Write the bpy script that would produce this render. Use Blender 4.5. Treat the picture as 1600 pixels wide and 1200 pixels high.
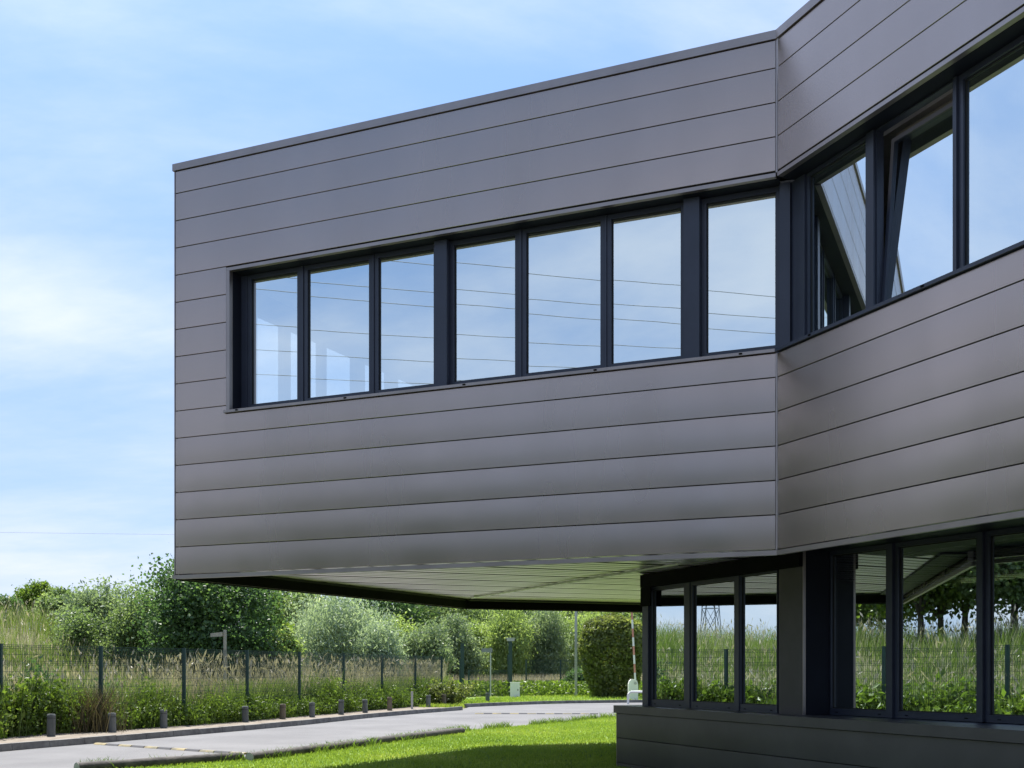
import bpy, math, random
import numpy as np
from mathutils import Vector, noise as mnoise
R = math.radians
rng = np.random.default_rng(7); random.seed(7)
scene = bpy.context.scene
COL = scene.collection
for o in list(bpy.data.objects): bpy.data.objects.remove(o)

# ------------------------------------------------------------------ camera, light, exposure
F = 1870.0; CX = 800.0; YH = 1046.0; EYE = 1.2; EYE0 = 1.55; GS = 1.0      # the photograph's pinhole: focal length, centre column, horizon row, eye height
cam = bpy.data.objects.new('camera', bpy.data.cameras.new('camera')); COL.objects.link(cam)
cam.location = (0, 0, EYE); cam.rotation_euler = (R(90), 0, 0)
cam.data.sensor_width = 36; cam.data.lens = 36*F/1600; cam.data.shift_y = (YH-600)/1600
cam.data.clip_end = 6000; cam.data.clip_start = .05
scene.camera = cam
SUN_EL, SUN_AZ = 61.0, -22.0      # azimuth: degrees to the right of straight ahead
sun = bpy.data.objects.new('sun', bpy.data.lights.new('sun', 'SUN')); COL.objects.link(sun)
sdir = Vector((math.sin(R(SUN_AZ))*math.cos(R(SUN_EL)), math.cos(R(SUN_AZ))*math.cos(R(SUN_EL)), math.sin(R(SUN_EL))))
sun.rotation_euler = sdir.to_track_quat('Z', 'Y').to_euler()
sun.location = (0, 0, 60)
sun.data.energy = 4.6; sun.data.angle = R(.53); sun.data.color = (1, .955, .89)
scene.view_settings.view_transform = 'Standard'; scene.view_settings.look = 'None'
scene.view_settings.gamma = 1; scene.view_settings.use_curve_mapping = False
scene.view_settings.exposure = 1.32
scene.cycles.max_bounces = 8; scene.cycles.transparent_max_bounces = 16
scene.cycles.glossy_bounces = 4; scene.cycles.diffuse_bounces = 3
scene.cycles.sample_clamp_indirect = 6

def world():
    w = bpy.data.worlds.new('World'); scene.world = w; w.use_nodes = True
    nt = w.node_tree; N = nt.nodes; L = nt.links; N.clear()
    def n(t, **k):
        x = N.new(t)
        for a, b in k.items(): setattr(x, a, b)
        return x
    out = n('ShaderNodeOutputWorld'); bg = n('ShaderNodeBackground'); bg.inputs[1].default_value = .1
    sky = n('ShaderNodeTexSky', sky_type='NISHITA', sun_disc=False, sun_elevation=R(SUN_EL), sun_rotation=R(SUN_AZ),
            air_density=1.0, dust_density=.5, ozone_density=1.5, altitude=60)
    tint = n('ShaderNodeMix', data_type='RGBA', blend_type='MULTIPLY'); tint.inputs[0].default_value = 1
    L.new(sky.outputs[0], tint.inputs[6]); tint.inputs[7].default_value = SKY_TINT
    milk = n('ShaderNodeMix', data_type='RGBA'); milk.inputs[0].default_value = .74; L.new(tint.outputs[2], milk.inputs[6]); milk.inputs[7].default_value = MILK
    tc = n('ShaderNodeTexCoord'); sp = n('ShaderNodeSeparateXYZ'); L.new(tc.outputs['Generated'], sp.inputs[0])
    z = n('ShaderNodeMath', operation='MAXIMUM'); L.new(sp.outputs[2], z.inputs[0]); z.inputs[1].default_value = 0
    za = n('ShaderNodeMath', operation='ADD'); L.new(z.outputs[0], za.inputs[0]); za.inputs[1].default_value = .22
    dv = n('ShaderNodeVectorMath', operation='DIVIDE'); L.new(tc.outputs['Generated'], dv.inputs[0])
    cb = n('ShaderNodeCombineXYZ')
    for i in range(3): L.new(za.outputs[0], cb.inputs[i])
    L.new(cb.outputs[0], dv.inputs[1])
    mp = n('ShaderNodeMapping'); L.new(dv.outputs[0], mp.inputs[0]); mp.inputs['Rotation'].default_value = (0, 0, R(28)); mp.inputs['Scale'].default_value = (.75, 1.25, .4)
    mp.inputs['Location'].default_value = CLOUD_LOC
    a = n('ShaderNodeTexNoise'); a.inputs['Scale'].default_value = 1.0; a.inputs['Detail'].default_value = 9; a.inputs['Roughness'].default_value = .58; a.inputs['Distortion'].default_value = .15
    L.new(mp.outputs[0], a.inputs['Vector'])
    cr = n('ShaderNodeValToRGB'); cr.color_ramp.interpolation = 'EASE'
    cr.color_ramp.elements[0].position = .34; cr.color_ramp.elements[0].color = (0, 0, 0, 1)
    cr.color_ramp.elements[1].position = .74; cr.color_ramp.elements[1].color = (1, 1, 1, 1)
    L.new(a.outputs[0], cr.inputs[0])
    # thin veil towards the horizon
    hz = n('ShaderNodeMapRange'); L.new(z.outputs[0], hz.inputs[0]); hz.inputs[1].default_value = 0; hz.inputs[2].default_value = .42; hz.inputs[3].default_value = .2; hz.inputs[4].default_value = .0
    ad = n('ShaderNodeMath', operation='ADD', use_clamp=True); L.new(cr.outputs[0], ad.inputs[0]); L.new(hz.outputs[0], ad.inputs[1])
    sc = n('ShaderNodeMath', operation='MULTIPLY'); L.new(ad.outputs[0], sc.inputs[0]); sc.inputs[1].default_value = .78
    mx = n('ShaderNodeMix', data_type='RGBA'); L.new(sc.outputs[0], mx.inputs[0]); L.new(milk.outputs[2], mx.inputs[6]); mx.inputs[7].default_value = CLOUD_COL
    # haze scatters forward: the whole sky brightens smoothly towards the sun
    dt = n('ShaderNodeVectorMath', operation='DOT_PRODUCT'); L.new(tc.outputs['Generated'], dt.inputs[0]); dt.inputs[1].default_value = tuple(sdir)
    d0 = n('ShaderNodeMath', operation='MAXIMUM'); L.new(dt.outputs['Value'], d0.inputs[0]); d0.inputs[1].default_value = 0
    pw = n('ShaderNodeMath', operation='POWER'); L.new(d0.outputs[0], pw.inputs[0]); pw.inputs[1].default_value = 4
    gm = n('ShaderNodeMath', operation='MULTIPLY_ADD'); L.new(pw.outputs[0], gm.inputs[0]); gm.inputs[1].default_value = .5; gm.inputs[2].default_value = .86
    sm = n('ShaderNodeVectorMath', operation='SCALE'); L.new(mx.outputs[2], sm.inputs[0]); L.new(gm.outputs[0], sm.inputs['Scale'])
    L.new(sm.outputs[0], bg.inputs[0]); L.new(bg.outputs[0], out.inputs[0])
SKY_TINT = (.92, .88, .98, 1); MILK = (1.2, 2.15, 3.9, 1); CLOUD_LOC = (19.23, .22, 4.99); CLOUD_COL = (4.6, 4.7, 5.1, 1)
world()

# ------------------------------------------------------------------ helpers
BASE = {}
def T(o, label=None, cat=None, group=None, kind=None):
    for k, v in (('label', label), ('category', cat), ('group', group), ('kind', kind)):
        if v: o[k] = v
    return o
def thing(name, label, cat, loc=(0, 0, 0), group=None):
    o = bpy.data.objects.new(name, None); COL.objects.link(o); o.location = loc; o.empty_display_size = .3
    BASE[o.name] = Vector(loc)*GS; o.location = Vector(loc)*GS; return T(o, label, cat, group)
def link(name, me, parent=None, loc=None):
    o = bpy.data.objects.new(name, me); COL.objects.link(o)
    if parent is not None: o.parent = parent
    if loc is not None: o.location = loc
    return o
class MB:
    def __init__(s): s.v = []; s.f = []; s.m = []; s.sm = []
    def add(s, vs, fs, mi=0, smooth=False):
        k = len(s.v); s.v += [tuple(p) for p in vs]
        for f in fs: s.f.append(tuple(i+k for i in f)); s.m.append(mi); s.sm.append(smooth)
    def hexa(s, p, mi=0):     # 8 points: bottom 4 ccw, top 4 ccw
        s.add(p, [(3, 2, 1, 0), (4, 5, 6, 7), (0, 1, 5, 4), (1, 2, 6, 5), (2, 3, 7, 6), (3, 0, 4, 7)], mi)
    def box(s, x0, x1, y0, y1, z0, z1, mi=0):
        s.hexa([(x0, y0, z0), (x1, y0, z0), (x1, y1, z0), (x0, y1, z0), (x0, y0, z1), (x1, y0, z1), (x1, y1, z1), (x0, y1, z1)], mi)
    def tube(s, p, q, r0, r1=None, n=8, mi=0, cap=True, smooth=True):
        r1 = r0 if r1 is None else r1
        p = Vector(p); q = Vector(q); d = (q-p).normalized(); a = d.orthogonal().normalized(); b = d.cross(a)
        vs = []
        for c, r in ((p, r0), (q, r1)):
            for i in range(n):
                t = 2*math.pi*i/n; vs.append(c+(a*math.cos(t)+b*math.sin(t))*r)
        s.add(vs, [(i, (i+1) % n, n+(i+1) % n, n+i) for i in range(n)], mi, smooth)
        if cap: s.add(vs, [tuple(range(n))[::-1], tuple(range(n, 2*n))], mi)
    def build(s, name, mats, parent=None, loc=None):
        base = BASE[parent.name] if parent is not None else Vector(loc or (0, 0, 0))*GS
        me = bpy.data.meshes.new(name)
        me.from_pydata([(x*GS-base.x, y*GS-base.y, z*GS-base.z) for x, y, z in s.v], [], s.f)
        mats = mats if isinstance(mats, (list, tuple)) else [mats]
        for m in mats: me.materials.append(m)
        me.polygons.foreach_set('material_index', s.m); me.polygons.foreach_set('use_smooth', s.sm); me.update()
        o = link(name, me, parent)
        if parent is not None:
            BASE[o.name] = base
            if parent.type == 'MESH' or parent.type == 'EMPTY': pass
        else: o.location = base; BASE[o.name] = base
        return o
def np_mesh(name, verts, faces, mats, matidx=None, smooth=False):
    verts = np.asarray(verts, np.float32)*GS; faces = np.asarray(faces, np.int32); k = faces.shape[1]
    me = bpy.data.meshes.new(name); me.vertices.add(len(verts)); me.vertices.foreach_set('co', verts.ravel())
    me.loops.add(faces.size); me.loops.foreach_set('vertex_index', faces.ravel())
    me.polygons.add(len(faces)); me.polygons.foreach_set('loop_start', np.arange(0, faces.size, k, dtype=np.int32))
    me.polygons.foreach_set('loop_total', np.full(len(faces), k, np.int32))
    for m in (mats if isinstance(mats, (list, tuple)) else [mats]): me.materials.append(m)
    if matidx is not None: me.polygons.foreach_set('material_index', np.asarray(matidx, np.int32))
    me.polygons.foreach_set('use_smooth', np.full(len(faces), smooth)); me.update(calc_edges=True); me.validate()
    return me

# ------------------------------------------------------------------ materials
def M(name):
    m = bpy.data.materials.new(name); m.use_nodes = True; nt = m.node_tree
    return m, nt, nt.nodes['Principled BSDF'], nt.nodes['Material Output']
def nn(nt, t, **k):
    x = nt.nodes.new(t)
    for a, b in k.items():
        if a.startswith('i_'): x.inputs[a[2:]].default_value = b
        else: setattr(x, a, b)
    return x
def obj_vec(nt, scale=(1, 1, 1)):
    tc = nn(nt, 'ShaderNodeTexCoord'); mp = nn(nt, 'ShaderNodeMapping'); mp.inputs['Scale'].default_value = scale
    nt.links.new(tc.outputs['Object'], mp.inputs[0]); return mp.outputs[0]
def mat(name, col, rough=.6, metal=0, var=.12, nscale=3, bump=0, bscale=20, stretch=(1, 1, 1), col2=None, lo=.35, hi=.65, coat=0, spec=.5, bdist=.01):
    m, nt, p, out = M(name); L = nt.links
    v = obj_vec(nt, stretch)
    a = nn(nt, 'ShaderNodeTexNoise', i_Scale=nscale, i_Detail=6.0, i_Roughness=.6); L.new(v, a.inputs['Vector'])
    cr = nn(nt, 'ShaderNodeValToRGB'); e = cr.color_ramp.elements
    c2 = col2 or tuple(c*(1+var) for c in col); c1 = col if col2 else tuple(c*(1-var) for c in col)
    e[0].position = lo; e[0].color = (*c1, 1); e[1].position = hi; e[1].color = (*c2, 1)
    L.new(a.outputs[0], cr.inputs[0]); L.new(cr.outputs[0], p.inputs['Base Color'])
    p.inputs['Roughness'].default_value = rough; p.inputs['Metallic'].default_value = metal
    p.inputs['Specular IOR Level'].default_value = spec
    if coat: p.inputs['Coat Weight'].default_value = coat; p.inputs['Coat Roughness'].default_value = .25
    if bump:
        b = nn(nt, 'ShaderNodeTexNoise', i_Scale=bscale, i_Detail=5.0); L.new(v, b.inputs['Vector'])
        bp = nn(nt, 'ShaderNodeBump', i_Strength=bump, i_Distance=bdist); L.new(b.outputs[0], bp.inputs['Height']); L.new(bp.outputs[0], p.inputs['Normal'])
    return m
def leafmat(name, c1, c2, c3=None, trans=.5, gloss=.03, clump=.55):
    m = bpy.data.materials.new(name); m.use_nodes = True; nt = m.node_tree; N = nt.nodes; L = nt.links; N.clear()
    out = nn(nt, 'ShaderNodeOutputMaterial'); g = nn(nt, 'ShaderNodeNewGeometry'); oi = nn(nt, 'ShaderNodeObjectInfo')
    no = nn(nt, 'ShaderNodeTexNoise', i_Scale=clump, i_Detail=4.0); L.new(g.outputs['Position'], no.inputs['Vector'])
    ma = nn(nt, 'ShaderNodeMath', operation='MULTIPLY_ADD'); L.new(g.outputs['Random Per Island'], ma.inputs[0]); ma.inputs[1].default_value = .5
    sb = nn(nt, 'ShaderNodeMath', operation='MULTIPLY_ADD'); L.new(no.outputs[0], sb.inputs[0]); sb.inputs[1].default_value = 1.3; sb.inputs[2].default_value = -.42
    L.new(sb.outputs[0], ma.inputs[2])
    cr = nn(nt, 'ShaderNodeValToRGB'); e = cr.color_ramp.elements
    e[0].position = .1; e[0].color = (*c1, 1); e[1].position = .75; e[1].color = (*c2, 1)
    if c3: x = e.new(.95); x.color = (*c3, 1)
    L.new(ma.outputs[0], cr.inputs[0])
    d = nn(nt, 'ShaderNodeBsdfDiffuse'); t = nn(nt, 'ShaderNodeBsdfTranslucent'); gl = nn(nt, 'ShaderNodeBsdfGlossy', i_Roughness=.42)
    tm = nn(nt, 'ShaderNodeMix', data_type='RGBA', blend_type='MULTIPLY'); tm.inputs[0].default_value = 1; L.new(cr.outputs[0], tm.inputs[6]); tm.inputs[7].default_value = (1.15, 1.2, .7, 1)
    L.new(cr.outputs[0], d.inputs[0]); L.new(tm.outputs[2], t.inputs[0])
    a = nn(nt, 'ShaderNodeMixShader', i_Fac=trans); L.new(d.outputs[0], a.inputs[1]); L.new(t.outputs[0], a.inputs[2])
    b = nn(nt, 'ShaderNodeMixShader', i_Fac=gloss); L.new(a.outputs[0], b.inputs[1]); L.new(gl.outputs[0], b.inputs[2]); L.new(b.outputs[0], out.inputs[0])
    return m

def panel_mat():
    m, nt, p, out = M('grey coated metal cladding'); L = nt.links
    v = obj_vec(nt, (1, 1, .35))
    a = nn(nt, 'ShaderNodeTexNoise', i_Scale=1.1, i_Detail=5.0, i_Roughness=.55); L.new(v, a.inputs['Vector'])
    oi = nn(nt, 'ShaderNodeObjectInfo')
    ad = nn(nt, 'ShaderNodeMath', operation='MULTIPLY_ADD'); L.new(oi.outputs['Random'], ad.inputs[0]); ad.inputs[1].default_value = .16; L.new(a.outputs[0], ad.inputs[2])
    cr = nn(nt, 'ShaderNodeValToRGB'); e = cr.color_ramp.elements
    e[0].position = .3; e[0].color = (.375, .313, .285, 1); e[1].position = .85; e[1].color = (.43, .358, .326, 1)
    L.new(ad.outputs[0], cr.inputs[0]); L.new(cr.outputs[0], p.inputs['Base Color'])
    p.inputs['Metallic'].default_value = .8
    rn = nn(nt, 'ShaderNodeTexNoise', i_Scale=1.6, i_Detail=2.0); L.new(obj_vec(nt, (1, 1, .25)), rn.inputs['Vector'])
    rr = nn(nt, 'ShaderNodeMapRange'); L.new(rn.outputs[0], rr.inputs[0]); rr.inputs[1].default_value = .3; rr.inputs[2].default_value = .7; rr.inputs[3].default_value = .22; rr.inputs[4].default_value = .29
    L.new(rr.outputs[0], p.inputs['Roughness'])
    b = nn(nt, 'ShaderNodeTexNoise', i_Scale=1.3, i_Detail=2.0); L.new(obj_vec(nt, (1, 1, 1)), b.inputs['Vector'])
    bp = nn(nt, 'ShaderNodeBump', i_Strength=.12, i_Distance=.02); L.new(b.outputs[0], bp.inputs['Height'])
    return m
PANEL = panel_mat()
PLINTH_SHADE = mat('grey plinth cladding with painted shade', (.10, .092, .096), .38, .5, var=.12, nscale=1.5)  # same cladding, base darkened to stand in for the overhang's shade
TRIM = mat('grey folded flashing', (.33, .285, .268), .36, .75, var=.1, nscale=2)
JOINT = mat('dark joint behind panels', (.02, .02, .024), .7)
FRAME = mat('anthracite window aluminium', (.033, .039, .06), .38, .1, var=.1)
GASKET = mat('black rubber gasket', (.01, .01, .01), .6)
REBATE = mat('greige inner rebate', (.13, .115, .10), .5)
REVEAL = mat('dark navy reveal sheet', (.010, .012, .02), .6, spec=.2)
BLACK = mat('black painted steel edge', (.006, .006, .006), .85, spec=.1)
DECK = mat('galvanised deck sheet', (.88, .75, .98), .32, .55, var=.12, nscale=.6)
STRIP = mat('pale joint strip', (.7, .7, .66), .5)
INT_WALL = mat('interior plaster', (.22, .22, .22), .8)
INT_DARK = mat('interior dark floor', (.05, .05, .055), .7)
def glass_mats(name, refl, tcol, rcol=(.86, .97, 1)):
    m = bpy.data.materials.new(name); m.use_nodes = True; nt = m.node_tree; nt.nodes.clear(); L = nt.links
    out = nn(nt, 'ShaderNodeOutputMaterial'); t = nn(nt, 'ShaderNodeBsdfTransparent'); t.inputs[0].default_value = (*tcol, 1)
    g = nn(nt, 'ShaderNodeBsdfGlossy', i_Roughness=0.0); g.inputs[0].default_value = (*rcol, 1)
    gg = nn(nt, 'ShaderNodeNewGeometry'); dd = nn(nt, 'ShaderNodeVectorMath', operation='DOT_PRODUCT'); L.new(gg.outputs['Incoming'], dd.inputs[0]); L.new(gg.outputs['Normal'], dd.inputs[1])
    ab = nn(nt, 'ShaderNodeMath', operation='ABSOLUTE'); L.new(dd.outputs['Value'], ab.inputs[0]); om = nn(nt, 'ShaderNodeMath', operation='SUBTRACT'); om.inputs[0].default_value = 1; L.new(ab.outputs[0], om.inputs[1])
    pw = nn(nt, 'ShaderNodeMath', operation='POWER'); L.new(om.outputs[0], pw.inputs[0]); pw.inputs[1].default_value = 5
    mr = nn(nt, 'ShaderNodeMapRange'); L.new(pw.outputs[0], mr.inputs[0])
    mr.inputs[1].default_value = 0; mr.inputs[2].default_value = 1; mr.inputs[3].default_value = refl; mr.inputs[4].default_value = 1
    b = nn(nt, 'ShaderNodeTexNoise', i_Scale=1.4, i_Detail=1.0); L.new(obj_vec(nt), b.inputs['Vector'])
    bp = nn(nt, 'ShaderNodeBump', i_Strength=.05, i_Distance=.004); L.new(b.outputs[0], bp.inputs['Height']); L.new(bp.outputs[0], g.inputs['Normal'])
    mx = nn(nt, 'ShaderNodeMixShader'); L.new(mr.outputs[0], mx.inputs[0]); L.new(t.outputs[0], mx.inputs[1]); L.new(g.outputs[0], mx.inputs[2]); L.new(mx.outputs[0], out.inputs[0])
    return m
GLASS = glass_mats('coated solar glass', .78, (.95, .98, .98)); GLASS2 = glass_mats('plain glass', .08, (.95, .97, .96))
CLEAR = bpy.data.materials.new('glass inner face'); CLEAR.use_nodes = True; CLEAR.node_tree.nodes.clear()
_o = nn(CLEAR.node_tree, 'ShaderNodeOutputMaterial'); _t = nn(CLEAR.node_tree, 'ShaderNodeBsdfTransparent'); _t.inputs[0].default_value = (.97, .99, .98, 1); CLEAR.node_tree.links.new(_t.outputs[0], _o.inputs[0])

GROUND = mat('field soil and thatch', (.075, .085, .03), .95, var=.3, nscale=1.2, bump=.6, bscale=12, col2=(.16, .14, .07))
LAWN = mat('mown lawn', (.08, .17, .018), .95, nscale=1.2, bump=.8, bscale=60, col2=(.19, .27, .04), bdist=.02)
SOIL = mat('dry gravelly verge', (.12, .095, .07), .95, nscale=4, bump=.7, bscale=40, col2=(.23, .2, .16))
ROAD = mat('sun bleached asphalt', (.095, .095, .098), .9, nscale=.6, bump=.5, bscale=90, col2=(.145, .144, .146), lo=.3, hi=.7)
KERB = mat('weathered concrete kerb', (.11, .105, .10), .9, nscale=5, bump=.4, bscale=60, col2=(.2, .195, .18))
GREENM = mat('dark green coated steel', (.012, .045, .04), .45)
TIMBER = mat('grey weathered timber', (.07, .08, .08), .85, nscale=6, stretch=(1, 1, .2), col2=(.15, .16, .155))
TIMBERB = mat('brown weathered timber', (.09, .075, .05), .85, nscale=6, stretch=(1, 1, .2), col2=(.17, .14, .1))
LOG = mat('dark creosoted log', (.03, .028, .026), .85, nscale=7, col2=(.085, .078, .07), bump=.5, bscale=30)
LOGEND = mat('pale cut log end', (.28, .27, .25), .85, nscale=12, col2=(.42, .4, .37))
WHITE = mat('white painted steel', (.72, .72, .7), .5, var=.05)
GREYM = mat('galvanised grey steel', (.42, .43, .43), .45, .3)
REDP = mat('faded red reflective paint', (.5, .22, .17), .5)
YEL = mat('yellow rubber', (.17, .15, .09), .7, nscale=3, col2=(.34, .27, .12), lo=.45, hi=.65)
BLK = mat('black rubber', (.06, .06, .065), .8)
SIGNM = mat('weathered pale wood sign', (.34, .32, .27), .8, stretch=(1, 1, .3))
BARK = mat('grey brown bark', (.06, .05, .038), .95, nscale=9, stretch=(1, 1, .25), bump=.8, bscale=30, col2=(.13, .11, .085))
PYL = mat('pylon lattice steel', (.16, .18, .2), .6)
WIRE = mat('aluminium power cable', (.22, .24, .26), .6)

# ------------------------------------------------------------------ building frames
EZ = EYE
C = np.array([2.318, 10.47]); Lc = np.array([-3.734, 13.25])
uA = (Lc-C)/np.linalg.norm(Lc-C); nA = np.array([-uA[1], uA[0]]);  nA = nA if nA[1] < 0 else -nA
LA = float(np.linalg.norm(Lc-C))
uB = np.array([1.038, -2.62]); uB /= np.linalg.norm(uB); nB = np.array([uB[1], -uB[0]]); nB = nB if nB[0] < 0 else -nB
uE = -nA; nE = uA
K = Lc+7.0*uE
uR = np.array([math.cos(R(22)), math.sin(R(22))]); nR = np.array([-uR[1], uR[0]])
class Fr:
    def __init__(s, o, u, n): s.o = np.array(o, float); s.u = np.array(u); s.n = np.array(n)
    def p(s, u, d, z): q = s.o+s.u*u+s.n*d; return (float(q[0]), float(q[1]), z+EZ)
    def box(s, mb, u0, u1, d0, d1, z0, z1, mi=0):
        P = [s.p(u0, d0, z0), s.p(u1, d0, z0), s.p(u1, d1, z0), s.p(u0, d1, z0)]
        ar = sum(P[i][0]*P[(i+1) % 4][1]-P[(i+1) % 4][0]*P[i][1] for i in range(4))
        if ar < 0: P = P[::-1]
        mb.hexa(P+[(x, y, z1+EZ) for x, y, _ in P], mi)
    def px(s, x, d=0.0):          # u where the ray through photo column x meets this plane
        k = (x-CX)/F; o = s.o+s.n*d
        return float((k*o[1]-o[0])/(s.u[0]-k*s.u[1]))
A = Fr(C, uA, nA); B = Fr(C, uB, nB); E = Fr(Lc, uE, nE); Rr = Fr(K, uR, nR)
LBl = 9.0; LR = 13.0

bld = thing('office_building', 'grey metal clad office building with cantilevered upper floor and ribbon windows', 'building', (float(C[0]), float(C[1]), 0))
def panel(fr, u0, u1, z0, z1, name='cladding_panel', mt=None, d=0.0, ue=.003):
    g = .0038; u0 += ue; u1 -= ue; z0 += g; z1 -= g
    b = MB(); n = 8; vs = []; bow = .001 if z0 > 2.3 else .0026
    prof = [(-.03, z0), (-.002, z0), (0, z0+.002)]
    for i in range(1, n): t = i/n; prof.append((bow*math.sin(math.pi*t), z0+.002+(z1-z0-.004)*t))
    prof += [(0, z1-.002), (-.002, z1), (-.03, z1)]
    for u in (u0, u1):
        for (dd, z) in prof: vs.append(fr.p(u, dd+d, z))
    m = len(prof); front = [prof[i] for i in range(2, m-2)]; fm = len(front)
    flip = np.cross(np.append(fr.u, 0), np.array([0, 0, 1.]))[:2] @ fr.n < 0
    fs = [(i, i+1, m+i+1, m+i) for i in range(m-1) if not 2 <= i < m-3]
    ff_ = [(i, i+1, fm+i+1, fm+i) for i in range(fm-1)]
    if not flip: fs = [f[::-1] for f in fs]; ff_ = [f[::-1] for f in ff_]
    b.add(vs, fs, 0, False)
    b.add([fr.p(u, dd+d, z) for u in (u0, u1) for dd, z in front], ff_, 0, True)
    b.add(vs, [tuple(range(m)) if flip else tuple(range(m))[::-1], tuple(range(m, 2*m))[::-1] if flip else tuple(range(m, 2*m))])
    return b.build(name, mt or PANEL, bld)
SE = [5.265-.30085*i for i in range(14)]           # seam heights above the eye
ZH, ZS = 4.312, 2.832                              # ribbon window head and sill
TOP, BOT = 5.59, 1.0
uW = A.px(359); uWt = A.px(353.5)
def rows(fr, u0, u1, ribbon):
    edges = [TOP-.08]+SE+[1.049]
    for i in range(len(edges)-1):
        z1, z0 = edges[i], edges[i+1]
        if not ribbon: panel(fr, u0, u1, z0, z1); continue
        (w0, w1) = ribbon
        if z0 > ZH+.02: panel(fr, u0, u1, z0, z1)
        elif z1 < ZS-.05: panel(fr, u0, u1, z0, z1)
        elif i == 9:     # row just under the sill trim
            panel(fr, w0, w1, z0, ZS-.062, ue=.0002)
            if w1 < u1-.1: panel(fr, w1, u1, z0, z1, ue=.0002)
        elif w1 < u1-.1: panel(fr, w1, u1, z0, z1)
rows(A, .012, LA-.012, (.012, uWt))
rows(B, .012, LBl, (.012, LBl))
rows(E, .012, 7.0, None) if False else None
# end wall: cladding with window openings
EW = [(1.34, 1.92), (2.03, 2.75), (2.84, 3.58), (3.80, 4.5), (4.72, 5.4)]
edges = [TOP-.08]+SE+[1.049]
for i in range(len(edges)-1):
    z1, z0 = edges[i], edges[i+1]
    if z0 > ZH-.01 or z1 < ZS+.01 or i == 9 or i == 4-0 and False: panel(E, .012, 6.99, z0, z1)
    elif True:
        xs = [.012]+[t for w in EW for t in w]+[6.99]
        for k in range(0, len(xs), 2): panel(E, xs[k], xs[k+1], z0, z1)
for i in range(len(edges)-1): panel(Rr, .012, LR, edges[i+1], edges[i])
# trims
def strip(fr, u0, u1, d0, d1, z0, z1, name, mt=TRIM, parent=None):
    b = MB(); fr.box(b, u0, u1, d0, d1, z0, z1); return b.build(name, mt, parent or bld)
for fr, l0, l1 in ((A, -.003, LA+.02), (B, .009, LBl), (E, .02, 7.0), (Rr, .02, LR)):
    strip(fr, l0, l1, -.28, .018, TOP-.076, TOP, 'coping')
    strip(fr, l0+.003, l1-.003, -.03, .009, BOT, 1.043, 'bottom_flashing')
strip(A, LA-.010, LA+.004, -.05, .004, 1.046, TOP-.078, 'corner_flashing')
strip(A, -.006, .010, -.06, .005, ZH+.036, TOP-.078, 'corner_flashing'); strip(A, -.006, .010, -.06, .005, 1.046, ZS-.064, 'corner_flashing')
strip(A, .011, uWt-.002, -.05, .004, ZH, ZH+.034, 'head_flashing'); strip(B, .011, LBl, -.05, .004, ZH, ZH+.034, 'head_flashing')
strip(A, uW, uWt-.003, -.05, .006, ZS-.03, ZH-.002, 'jamb_flashing')
strip(A, .014, uWt+.02, -.2, .03, ZS-.058, ZS-.030, 'window_sill', TRIM); strip(B, .014, LBl, -.2, .03, ZS-.058, ZS-.030, 'window_sill', FRAME)
for fr, a, b_ in ((A, .3, uW), (B, .5, LBl)):
    k = a
    while k < b_: strip(fr, k, k+.03, .031, .036, ZS-.05, ZS-.036, 'sill_clip', BLACK); k += 1.37
# backing walls (dark, carry the joints)
b = MB()
A.box(b, .04, LA-.05, -.30, -.031, ZH+.001, TOP-.08); A.box(b, .04, LA-.05, -.30, -.031, 1.12, ZS-.06); A.box(b, uW+.001, LA-.05, -.30, -.031, ZS-.06, ZH+.001)
B.box(b, .04, LBl, -.30, -.032, ZH+.001, TOP-.08); B.box(b, .04, LBl, -.30, -.032, 1.22, ZS-.06)
xs = [.05]+[t for w in EW for t in w]+[6.95]
E.box(b, .05, 6.95, -.09, -.031, ZH, TOP-.08); E.box(b, .05, 6.95, -.09, -.031, 1.12, ZS)
for k in range(0, len(xs), 2): E.box(b, xs[k], xs[k+1], -.09, -.031, ZS, ZH)
Rr.box(b, .05, LR, -.25, -.031, 1.12, TOP-.08)
b.build('wall', JOINT, bld)
# reveals: head soffit, left jamb
strip(A, .0, uW, -.2, -.052, ZH-.003, ZH-.0005, 'head_reveal', REVEAL); strip(B, .0, LBl, -.2, -.052, ZH-.003, ZH-.0005, 'head_reveal', REVEAL)
strip(A, uW-.004, uW-.001, -.2, -.052, ZS-.03, ZH-.004, 'jamb_reveal', REVEAL)

def solid(poly, z0, z1, name, mt):
    b = MB(); n = len(poly); vs = [(x, y, z0+EZ) for x, y in poly]+[(x, y, z1+EZ) for x, y in poly]
    ar = sum(poly[i][0]*poly[(i+1) % n][1]-poly[(i+1) % n][0]*poly[i][1] for i in range(n))
    fs = [tuple(range(n))[::-1], tuple(range(n, 2*n))]+[(i, (i+1) % n, n+(i+1) % n, n+i) for i in range(n)]
    if ar < 0: fs = [f[::-1] for f in fs]
    b.add(vs, fs); return b.build(name, mt, bld)
Bend = C+uB*LBl; Rend = K+uR*LR
def inset(p, w): c = np.array([5.5, 13.]); v = c-p; return tuple(p+v/np.linalg.norm(v)*w)
poly = [inset(p, .35) for p in (Lc, C+np.array([.15, .25]), Bend+np.array([.3, .1]), Bend+np.array([9., 3.6]), Rend, K)]
solid(poly, TOP-.3, TOP-.12, 'roof', mat('grey roof membrane', (.2, .2, .2), .9))
solid(poly, 4.45, 4.5, 'ceiling', INT_WALL)
solid(poly, 1.3, 1.36, 'floor_slab', INT_DARK)
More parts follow.
